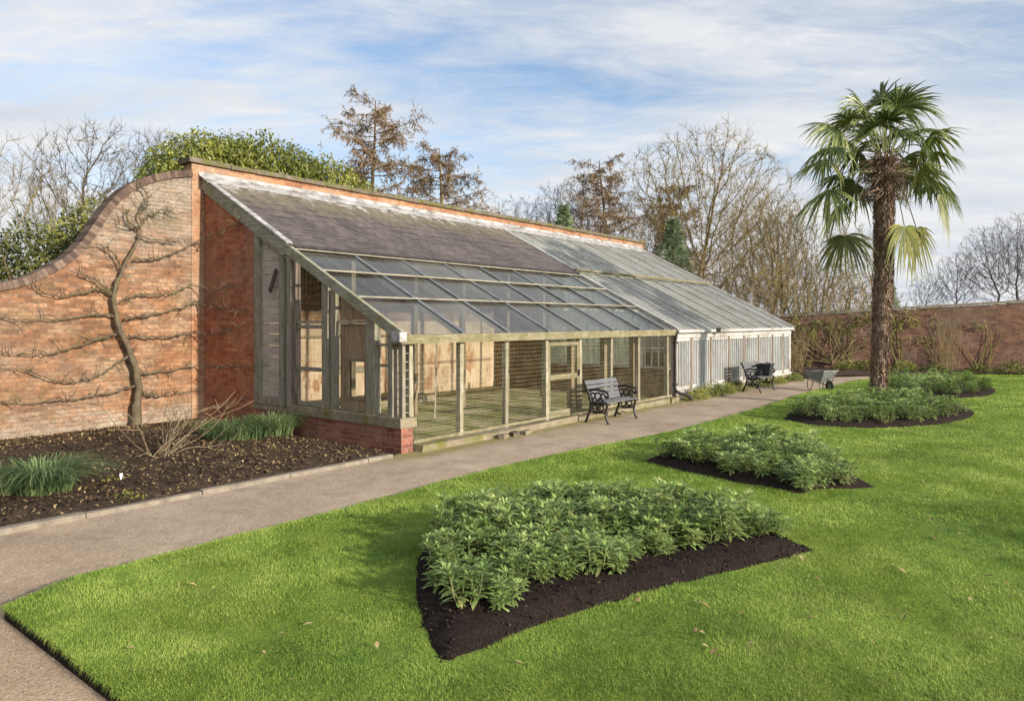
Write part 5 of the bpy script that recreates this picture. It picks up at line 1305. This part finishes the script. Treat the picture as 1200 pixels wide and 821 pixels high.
# ------------------------------------------------------------------ espalier
esp = empty('espalier_tree', (*uv2w(*(lambda q: (q[0], 5.8))(on_v(157,497,5.8))), 0), ROT, 'bare espalier fruit tree trained flat against the swept brick wall', 'tree')
ou, _ = on_v(157, 497, 5.8); E0 = Vector((ou, 5.8, 0))
def ept(px, py):
    if px <= 236:
        u, z = on_v(px, py, 5.86); return Vector((u, 5.86, z)) - E0
    v, z = on_u(px, py, -.12); return Vector((-.12, min(v, 5.86), z)) - E0
rgE = random.Random(5)
def twigs(mb, pts, dens, lmax, rg):
    for i in range(len(pts)-1):
        if rg.random() < dens:
            p = pts[i]; a = rg.uniform(0,2*PI); d = Vector((math.cos(a), rg.uniform(-.4,0), abs(math.sin(a))*rg.choice((1,1,.3,-.8))))
            tp, _ = wander(p, d, rg.uniform(.08,lmax), 4, .45, .08, rg); mb.tube(tp, [.009,.008,.006,.005,.004], 4, cap=False)
            if rg.random() < .6:
                tp2, _ = wander(tp[2], rv(rg), rg.uniform(.05,.15), 3, .5, .1, rg); mb.tube(tp2, [.006,.005,.004,.003], 3, cap=False)
trk = [(157,499),(160,470),(161,450),(156,425),(147,402),(139,384),(134,362),(133,345),(139,326),(147,308),(156,292),(163,277),(166,262)]
mb = MB(); tp = spline([ept(*q) for q in trk], 5); nT = len(tp)
tp = [p + Vector((mnoise.noise(Vector((i*.4,0,0)))*.03, -.05*(1-i/nT), mnoise.noise(Vector((0,i*.4,0)))*.02)) for i, p in enumerate(tp)]
mb.tube(tp, [.060*(1-i/nT)**1.1 + .015 + .025*max(0,1-i/5) + .018*mnoise.noise(Vector((i*.9,3,1))) for i in range(nT)], 10, cap=False); mb.build('trunk', M['bark_wall'], esp, smooth=True)
limbs = [[(141,314),(133,297),(116,287),(89,289)],[(131,342),(112,328),(95,321),(82,318)],[(131,344),(116,338),(92,344),(68,347),(50,342),(34,333)],
 [(135,370),(115,369),(90,371),(60,374),(30,375),(-8,371)],[(136,392),(110,399),(85,407),(60,414),(41,416),(0,412)],[(152,414),(125,435),(102,445),(80,447),(61,445),(31,433),(-5,431)],
 [(162,450),(130,460),(100,466),(68,469),(30,471),(-5,470)],[(162,277),(185,281),(211,285)],[(157,304),(180,303),(198,299),(222,288),(239,280),(262,270),(283,256)],
 [(135,357),(150,349),(164,345),(185,345),(205,343),(225,335),(245,340),(268,336),(292,331)],[(146,374),(168,370),(191,366),(215,360),(232,355),(252,360),(273,362),(290,366)],
 [(150,393),(178,395),(205,393),(225,389),(250,391),(275,385),(297,379)],[(168,437),(200,434),(232,428),(262,430),(299,428)],[(168,460),(180,463),(200,462),(220,459),(236,456)],
 [(166,264),(152,266),(141,262),(138,252)],[(166,262),(163,250),(167,242),(172,236)],[(166,264),(172,255),(180,252),(205,256)],[(164,270),(150,258),(147,250)],[(170,245),(173,232),(168,222),(160,220)],[(180,252),(192,246),(206,252)]]
for L_ in limbs:
    mb = MB(); pts = spline([ept(*q) for q in L_], 6); n = len(pts)
    pts = [p + Vector((rgE.uniform(-.012,.012), rgE.uniform(-.02,.02), rgE.uniform(-.02,.02))) if i else p for i, p in enumerate(pts)]
    r0 = .021 if len(L_) > 4 else .017
    mb.tube(pts, [r0*(1-.72*i/n) for i in range(n)], 7, cap=False); twigs(mb, pts, .42, .34, rgE)
    mb.build('branch', M['bark_wall'], esp)

# bare shrub sprawling in the bed
x, y = gp(186, 540); bs = empty('bare_shrub', (x, y, .03), 0, 'sprawling leafless tan shrub in the brown bed before the espalier', 'shrub')
rg = random.Random(9); mbA = MB(); mbB = MB()
for k in range(19):
    a = rg.uniform(0, 2*PI); el = rg.uniform(.15,1.35); 
    if k < 9: a = rg.uniform(-.3,1.3); el = rg.uniform(.5,1.0)
    L = rg.uniform(.7,1.55) if el > .35 else rg.uniform(.6,1.2)
    d = Vector((math.cos(a)*math.cos(el), math.sin(a)*math.cos(el), math.sin(el)))
    pts, dd = wander(Vector((rg.uniform(-.14,.14), rg.uniform(-.14,.14), 0)), d, L, 7, .24, .01, rg)
    pts = [Vector((p.x, p.y, max(p.z, .02))) for p in pts]
    mbA.tube(pts, [rg.uniform(.006,.011)*(1-.7*i/8) for i in range(8)], 5, cap=False)
    for j in range(4):
        i = rg.randint(2,6); tp_, _ = wander(pts[i], dd + rv(rg)*.8, rg.uniform(.12,.4), 3, .25, .03, rg); mbA.tube(tp_, [.006,.005,.004,.003], 3, cap=False)
mbA.build('stems', M['bark_dry'], bs)

# ------------------------------------------------------------------ climbers and border plants at the far wall
def wpos(px, off=-.14): s_ = far_s(px); p = wall_pt(s_, 0, off); return p
p = wpos(975, -.16); ft = empty('fan_trained_tree', p, angw, 'leafless fan-trained tree on the far wall behind the wheelbarrow', 'tree')
rg = random.Random(21); mb = MB(); mt = MB()
for k in range(11):
    a = PI*(.06 + .88*k/10); L = rg.uniform(1.2,2.2); pts, dd = wander(Vector((0,0,.0 if k in (4,5,6) else .3)), Vector((math.cos(a)*1.2, 0, math.sin(a))), L, 7, .26, .05, rg)
    pts = [Vector((q.x, max(-.04, min(.06, q.y*.3)), q.z)) for q in pts]
    mb.tube(pts, [.028*(1-.75*i/8) for i in range(8)], 5, cap=False)
    for j in range(12):
        i = rg.randint(1,7); tp_, _ = wander(pts[i], dd + rv(rg), rg.uniform(.2,.6), 3, .3, .06, rg); mb.tube(tp_, [.009,.008,.006,.004], 3, cap=False)
mb.build('branches', M['bark_cane'], ft)
def cane_bush(seed, n, h, sp, mat):
    rg = random.Random(seed); mb = MB()
    for k in range(n):
        a = rg.uniform(0,2*PI); r = sp*rg.random()**.5; pts, _ = wander(Vector((r*math.cos(a)*.5, r*math.sin(a)*.5, 0)), Vector((math.cos(a)*.2*r/sp, math.sin(a)*.2*r/sp, 1)), h*rg.uniform(.45,1.1), 6, .2, .05, rg)
        mb.tube(pts, [.010*(1-.6*i/7) for i in range(7)], 4, cap=False)
        for j in range(3):
            i = rg.randint(2,5); tp_, _ = wander(pts[i], rv(rg)+Vector((0,0,.6)), .35, 3, .3, .05, rg); mb.tube(tp_, [.008,.007,.005,.004], 3, cap=False)
    return mb
o = cane_bush(3, 70, 1.75, .75, M['bark_cane']).build('cane_bush', M['bark_cane']); xx, yy_ = gp(938, 441); o.location = (xx, yy_+.8, .03); tag(o, 'upright yellow-brown cane bush at the far greenhouse corner', 'shrub')
o = cane_bush(4, 36, 2.1, .9, M['bark_cane']).build('bare_climber', M['bark_cane']); p = wpos(1108, -.25); o.location = p; o.scale = (1,.25,1); o.rotation_euler[2] = angw; tag(o, 'upright leafless climber on the far wall right of the palm', 'climber')
def creeper(px, z, w, h, n, label, seed):
    rg = random.Random(seed); mb = MB(); c = wpos(px, -.03)
    for k in range(n):
        a, b = rg.gauss(0, w/2), rg.gauss(0, h/2)
        if mnoise.noise(Vector((a*2.2+seed, b*2.2, 0))) < -.12: continue
        zz = z+b
        if zz > 3.1 or zz < .1: continue
        leaf_quads(mb.v, mb.f, Vector((a, -rg.uniform(0,.12), zz)), rg.uniform(.06,.12), .07, (rv(rg)+Vector((0,-.5,-.4))).normalized(), (Vector((0,-1,0))+rv(rg)*.6).normalized())
    for k in range(6):
        q, _ = wander(Vector((rg.uniform(-.3,.3), -.02, .0)), Vector((rg.uniform(-.5,.5),0,1)), z+h*.3, 8, .2, .05, rg); q = [Vector((g.x, -.03, max(0,min(2.7,g.z)))) for g in q]; n0 = len(mb.f); mb.tube(q, [.014*(1-.6*i/9) for i in range(9)], 4, cap=False)
    mb.m = [0 if len(f) == 4 and i < n else 0 for i, f in enumerate(mb.f)]
    o = mb.build('wall_creeper', M['leaf_weed']); o.location = c; o.rotation_euler[2] = angw; tag(o, label, 'climber', 'creepers on the far wall')
creeper(940, 1.9, 1.3, .9, 420, 'olive creeper on the far wall above the cane bush', 51)
creeper(1000, 2.0, 1.8, .8, 520, 'olive creeper on the far wall just left of the palm trunk', 52)
creeper(1060, 1.85, 1.3, .9, 420, 'olive creeper on the far wall just right of the palm trunk', 53)
creeper(1152, 1.75, .4, .3, 90, 'small dark green creeper patch high on the right part of the far wall', 54)
for i, (px, r, h, lab) in enumerate(((992,.55,.35,'low yellow-green border plant behind the wheelbarrow'),(1012,.5,.4,'low border plant under the far wall left of the palm'),(1056,.5,.4,'bright border plant under the far wall right of the palm'),(1090,.5,.3,'border plant under the far wall behind the far bed'),(1180,.7,.45,'border plant under the far wall at the right border'),(1140,.5,.25,'flat border plant near the right part of the far wall'))):
    o = leafy('border_plant', 420, r, h, .10, M['leaf_weed' if i % 2 == 0 else 'leaf_yew'], 60+i); p = wpos(px, -.75); o.location = (p[0], p[1], .05); tag(o, lab, 'plant', 'border plants under the far wall')

# ------------------------------------------------------------------ palm
px0, py0 = gp(1028, 473, .08)
palm = empty('palm_tree', (px0, py0, .08), .0, 'tall shaggy fan palm rising from the round bed on the lawn', 'palm')
rg = random.Random(77); mb = MB(); NTK = 70; HT_ = 5.75; ns = 22
def pc(t_): return Vector((.20*t_ + .05*math.sin(t_*4), .02*math.sin(t_*5), HT_*t_))
def prr(t_): return .140 + .046*min(1, t_*1.8) + (.07 if t_ > .86 else .0)*min(1,(t_-.86)*10) - .22*max(0,(t_-.93)/.07)**1.5
for i in range(NTK+1):
    t_ = i/NTK; c = pc(t_)
    for k in range(ns):
        a = 2*PI*k/ns; r = prr(t_)*(1 + .16*mnoise.noise(Vector((math.cos(a)*2.2, math.sin(a)*2.2, t_*16))) + .10*mnoise.noise(Vector((math.cos(a)*6, math.sin(a)*6, t_*50))))
        mb.v.append((c.x+r*math.cos(a), c.y+r*math.sin(a), c.z))
for i in range(NTK):
    for k in range(ns): mb.f.append((i*ns+k, i*ns+(k+1)%ns, (i+1)*ns+(k+1)%ns, (i+1)*ns+k)); mb.m.append(0)
for k in range(3000):        # fibres and leaf-base stubs
    t_ = rg.random()**.8; a = rg.uniform(0,2*PI); c = pc(t_); r = prr(t_)*.97; o_ = Vector((math.cos(a), math.sin(a), 0)); tg = Vector((-o_.y, o_.x, 0))
    p = c + o_*r; up = rg.choice((1,1,-1)); stub = rg.random() < .45
    ln = rg.uniform(.07,.20) if stub else rg.uniform(.08,.30); w = rg.uniform(.014,.040) if stub else .005
    tip = p + o_*rg.uniform(.02,.085) + Vector((0,0,up*ln)) + tg*rg.uniform(-.06,.06); n = len(mb.v); md = (p+tip)/2 + o_*.012
    mb.v += [tuple(p-tg*w), tuple(p+tg*w), tuple(md+tg*w*.9), tuple(tip), tuple(md-tg*w*.9)]; mb.f.append((n,n+1,n+2,n+3,n+4)); mb.m.append(0)
mb.build('trunk', M['palm_trunk'], palm)
def frond(base, hb_, fan, seed, mat, droop=.5, hang=0, nseg=40):
    rg = random.Random(seed); Z = Vector((0,0,1)); mb = MB(); tip = hb_; pet = (tip-base).length
    mid = base.lerp(tip, .5) + Z*pet*.14
    mb.tube(spline([base, mid, tip],4), [.018]*3+[.014]*3+[.011]*3, 5, mi=1)
    d2 = (tip-mid).normalized()
    if hang: d2 = (d2*.35 - Z).normalized()
    elif d2.z > .5: d2 = (d2 + Vector((rg.uniform(-.3,.3), rg.uniform(-.5,.1), -.1))).normalized()
    side = d2.cross(Z)
    if side.length < .25: side = Vector((1, rg.uniform(-.5,.5), 0))
    side = (side - d2*side.dot(d2)).normalized(); nrm = side.cross(d2).normalized()
    side.rotate(Matrix.Rotation(rg.uniform(-.75,.75), 3, d2)); nrm = side.cross(d2).normalized()
    for k in range(nseg):
        an = -1.75 + 3.5*k/(nseg-1) + rg.uniform(-.10,.10)
        if rg.random() < .08: continue
        L = fan*(.72 + .30*math.cos(an*.7))*rg.uniform(.74,1.10)
        sd = (d2*math.cos(an) + side*math.sin(an)).normalized()
        w = L*.024 + .004; sv = nrm.cross(sd).normalized()
        P0 = tip; n = len(mb.v); dr = droop*rg.uniform(.5,1.4); cup = .0 if hang else -.28
        for (t_, ww) in ((.03,.25),(.30,1.25),(.55,1.15),(.78,.8),(1.0,.08)):
            bend = Vector((0,0,-1))*(dr*L*max(0,t_-.3)**1.8*.95) + nrm*(cup*L*t_*abs(math.sin(an)))
            q = P0 + sd*(L*t_) + bend
            fold = nrm*(w*ww*.55)
            mb.v += [tuple(q+sv*w*ww+fold), tuple(q), tuple(q-sv*w*ww+fold)]
        for i in range(4):
            b_ = n+3*i
            mb.f += [(b_,b_+1,b_+4,b_+3),(b_+1,b_+2,b_+5,b_+4)]; mb.m += [0,0]
    return mb.build('frond', [mat, M['stem']], palm)
top = pc(1.0)
def hub(px, py, dy):
    return Vector(((px-600)/F*(py0+dy) - px0, dy, H + (377-py)/F*(py0+dy) - .08))
FL0 = [(1050,128,-.4,0,.98),(1012,126,.4,0,.90),(1033,118,.5,0,.9),(1066,126,.3,0,.85),(1000,140,-.2,0,.85),(1040,142,-.6,0,.8),
       (983,150,-.3,0,.95),(975,172,-.5,0,.88),(968,186,.2,0,.85),(985,204,.5,0,.75),(972,222,-.3,0,.95),(985,238,.4,0,.85),(990,276,-.2,1,.80),
       (1088,160,.1,0,.85),(1095,178,.5,0,.8),(1078,200,-.3,0,.78),(1100,218,.3,0,.72),(1104,230,-.2,1,.70),(1060,266,-.5,1,.84),(1074,268,.3,1,.84)]
FL0 += [(1020,158,.3,0,.8),(1041,162,.45,0,.85),(1060,156,.5,0,.85),(1030,148,-.3,0,.72),(1058,186,.55,0,.75),(1008,178,.4,0,.8),(1024,186,.6,0,.75),(1066,206,.5,0,.7),(1003,214,.55,0,.75),(1016,140,.7,0,.85)]
FL = list(FL0)
for (hx_, hy_, dy, hang, fr_) in FL0:
    if not hang and rg.random() < .55: FL.append((hx_ + rg.uniform(4,22)*(1 if hx_ < 1037 else -1), hy_ + rg.uniform(-10,16), .35 + rg.uniform(0,.8), 0, fr_*rg.uniform(.8,1.0)))
for i, (hx_, hy_, dy, hang, fr_) in enumerate(FL):
    hb_ = hub(hx_, hy_, dy); b = top + Vector((max(-.2,min(.2,(hb_-top).x*.25)), max(-.2,min(.2,dy*.25)), .15 if hb_.z > top.z else -.35))
    frond(b, hb_, fr_, 200+i, M['leaf_palm_old'] if hang else M['leaf_palm'], 1.15 if hang else rg.uniform(.55,1.15), hang)
# dead fibre skirt and old flower stalks
mb = MB()
for k in range(420):
    a = rg.uniform(0,2*PI); z = rg.uniform(-1.0,.12); r = .25 if z < -.3 else .12; p = top + Vector((math.cos(a)*r, math.sin(a)*r, z)); q, _ = wander(p, Vector((math.cos(a), math.sin(a), rg.uniform(-.6,.7))), rg.uniform(.12,.5), 4, .25, -.12, rg); mb.tube(q, [.012,.011,.009,.006,.003], 3, cap=False)
mb.build('dead_fibres', M['palm_trunk'], palm)

# ------------------------------------------------------------------ sky, sun, camera
EL = math.radians(17.5)
az_off = math.radians(0.8)
hx, hy = UY*math.cos(az_off) + UX*math.sin(az_off), -UX*math.cos(az_off) + UY*math.sin(az_off)
S = Vector((hx*math.cos(EL), hy*math.cos(EL), math.sin(EL)))
w = bpy.data.worlds.new('World'); scene.world = w; w.use_nodes = True
nt = w.node_tree; nt.nodes.clear()
def N(typ, **kw):
    nd = nt.nodes.new(typ)
    for k, v in kw.items(): setattr(nd, k, v)
    return nd
Lk = nt.links.new
out = N('ShaderNodeOutputWorld'); bg = N('ShaderNodeBackground'); Lk(bg.outputs[0], out.inputs[0])
sky = N('ShaderNodeTexSky', sky_type='NISHITA'); sky.sun_disc = False; sky.sun_elevation = EL; sky.sun_rotation = math.atan2(S.x, S.y)
sky.air_density = 1.0; sky.dust_density = 0.6; sky.ozone_density = 1.5
tc = N('ShaderNodeTexCoord'); sp = N('ShaderNodeSeparateXYZ'); Lk(tc.outputs['Generated'], sp.inputs[0])
def MTH(op, a, b=0.0):
    n = N('ShaderNodeMath', operation=op)
    for i, v in ((0,a),(1,b)):
        if isinstance(v, bpy.types.NodeSocket): Lk(v, n.inputs[i])
        else: n.inputs[i].default_value = v
    return n.outputs[0]
zc = MTH('ADD', MTH('MAXIMUM', sp.outputs[2], 0.0), 0.12)
cb = N('ShaderNodeCombineXYZ'); Lk(MTH('DIVIDE', sp.outputs[0], zc), cb.inputs[0]); Lk(MTH('DIVIDE', sp.outputs[1], zc), cb.inputs[1])
mp = N('ShaderNodeMapping'); Lk(cb.outputs[0], mp.inputs[0]); mp.inputs['Rotation'].default_value = (0,0,math.radians(-28)); mp.inputs['Scale'].default_value = (.55,1.25,1); mp.inputs['Location'].default_value = (1.3,.4,0)
def NZ(vec, sc, det, ro, dist=0):
    n = N('ShaderNodeTexNoise'); Lk(vec, n.inputs['Vector']); n.inputs['Scale'].default_value = sc; n.inputs['Detail'].default_value = det; n.inputs['Roughness'].default_value = ro; n.inputs['Distortion'].default_value = dist; return n.outputs['Fac']
def RP(f, stops):
    n = N('ShaderNodeValToRGB'); Lk(f, n.inputs[0]); cr = n.color_ramp
    while len(cr.elements) > 1: cr.elements.remove(cr.elements[-1])
    for i, (p, c) in enumerate(stops):
        e = cr.elements[0] if i == 0 else cr.elements.new(p); e.position = p; e.color = (c,c,c,1) if not hasattr(c,'__len__') else (*c,1)
    return n.outputs[0]
c1 = NZ(mp.outputs[0], .9, 7, .60, .3); c2 = NZ(mp.outputs[0], 4.5, 9, .68, .5); c3 = NZ(mp.outputs[0], .45, 3, .5)
cf = MTH('ADD', MTH('MULTIPLY', c1, .58), MTH('ADD', MTH('MULTIPLY', c2, .34), MTH('MULTIPLY', c3, .3)))
low = MTH('MULTIPLY', MTH('MAXIMUM', MTH('SUBTRACT', .42, sp.outputs[2]), 0.0), .42)
cov = RP(MTH('ADD', cf, low), [(0.50,0.06),(0.59,0.45),(0.71,1.0)])
CW = 4.15
shade = RP(NZ(mp.outputs[0], 1.7, 6, .6, .3), [(0.35,(CW*.80/10,CW*.86/10,CW*.95/10)),(0.62,(CW/10*1.03,CW/10*1.03,CW/10*1.04))])
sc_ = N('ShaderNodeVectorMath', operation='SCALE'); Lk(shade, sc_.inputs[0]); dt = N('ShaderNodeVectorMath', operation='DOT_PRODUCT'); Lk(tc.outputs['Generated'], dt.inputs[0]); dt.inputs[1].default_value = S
aur = MTH('ADD', MTH('MULTIPLY', MTH('POWER', MTH('MAXIMUM', dt.outputs['Value'], 0.0), 4.0), 3.0), 1.0)  # clouds brightened towards the sun behind the camera, added for fill light
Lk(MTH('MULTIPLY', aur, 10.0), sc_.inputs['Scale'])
sk2 = N('ShaderNodeMix', data_type='RGBA', blend_type='MULTIPLY'); sk2.inputs[0].default_value = 1.0; Lk(sky.outputs[0], sk2.inputs[6]); sk2.inputs[7].default_value = (.92,.95,1.0,1)
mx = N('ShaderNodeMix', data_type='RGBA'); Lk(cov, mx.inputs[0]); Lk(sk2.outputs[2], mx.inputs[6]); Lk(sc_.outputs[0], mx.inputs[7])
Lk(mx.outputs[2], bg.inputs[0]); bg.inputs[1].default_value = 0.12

sd = bpy.data.lights.new('sun', 'SUN'); sd.energy = 4.0; sd.angle = math.radians(1.0); sd.color = (1.0, 0.90, 0.76)
so = bpy.data.objects.new('sun', sd); COL.objects.link(so); so.rotation_euler = S.to_track_quat('Z', 'Y').to_euler(); so.location = (20,-20,20)
cam = bpy.data.cameras.new('camera'); co = bpy.data.objects.new('camera', cam); COL.objects.link(co)
cam.sensor_width = 36.0; cam.lens = F/1200*36.0; cam.clip_start = .05; cam.clip_end = 3000
cam.shift_y = -(410.5-377.0)/1200.0
co.location = (0,0,H); co.rotation_euler = (PI/2,0,0); scene.camera = co
scene.view_settings.view_transform = 'Standard'; scene.view_settings.look = 'None'; scene.view_settings.gamma = 1.0; scene.view_settings.exposure = 0.78; scene.view_settings.use_curve_mapping = False
scene.render.engine = 'CYCLES'
scene.cycles.use_denoising = True; scene.cycles.max_bounces = 8; scene.cycles.transparent_max_bounces = 24; scene.cycles.diffuse_bounces = 3; scene.cycles.glossy_bounces = 3
scene.cycles.caustics_reflective = False; scene.cycles.caustics_refractive = False
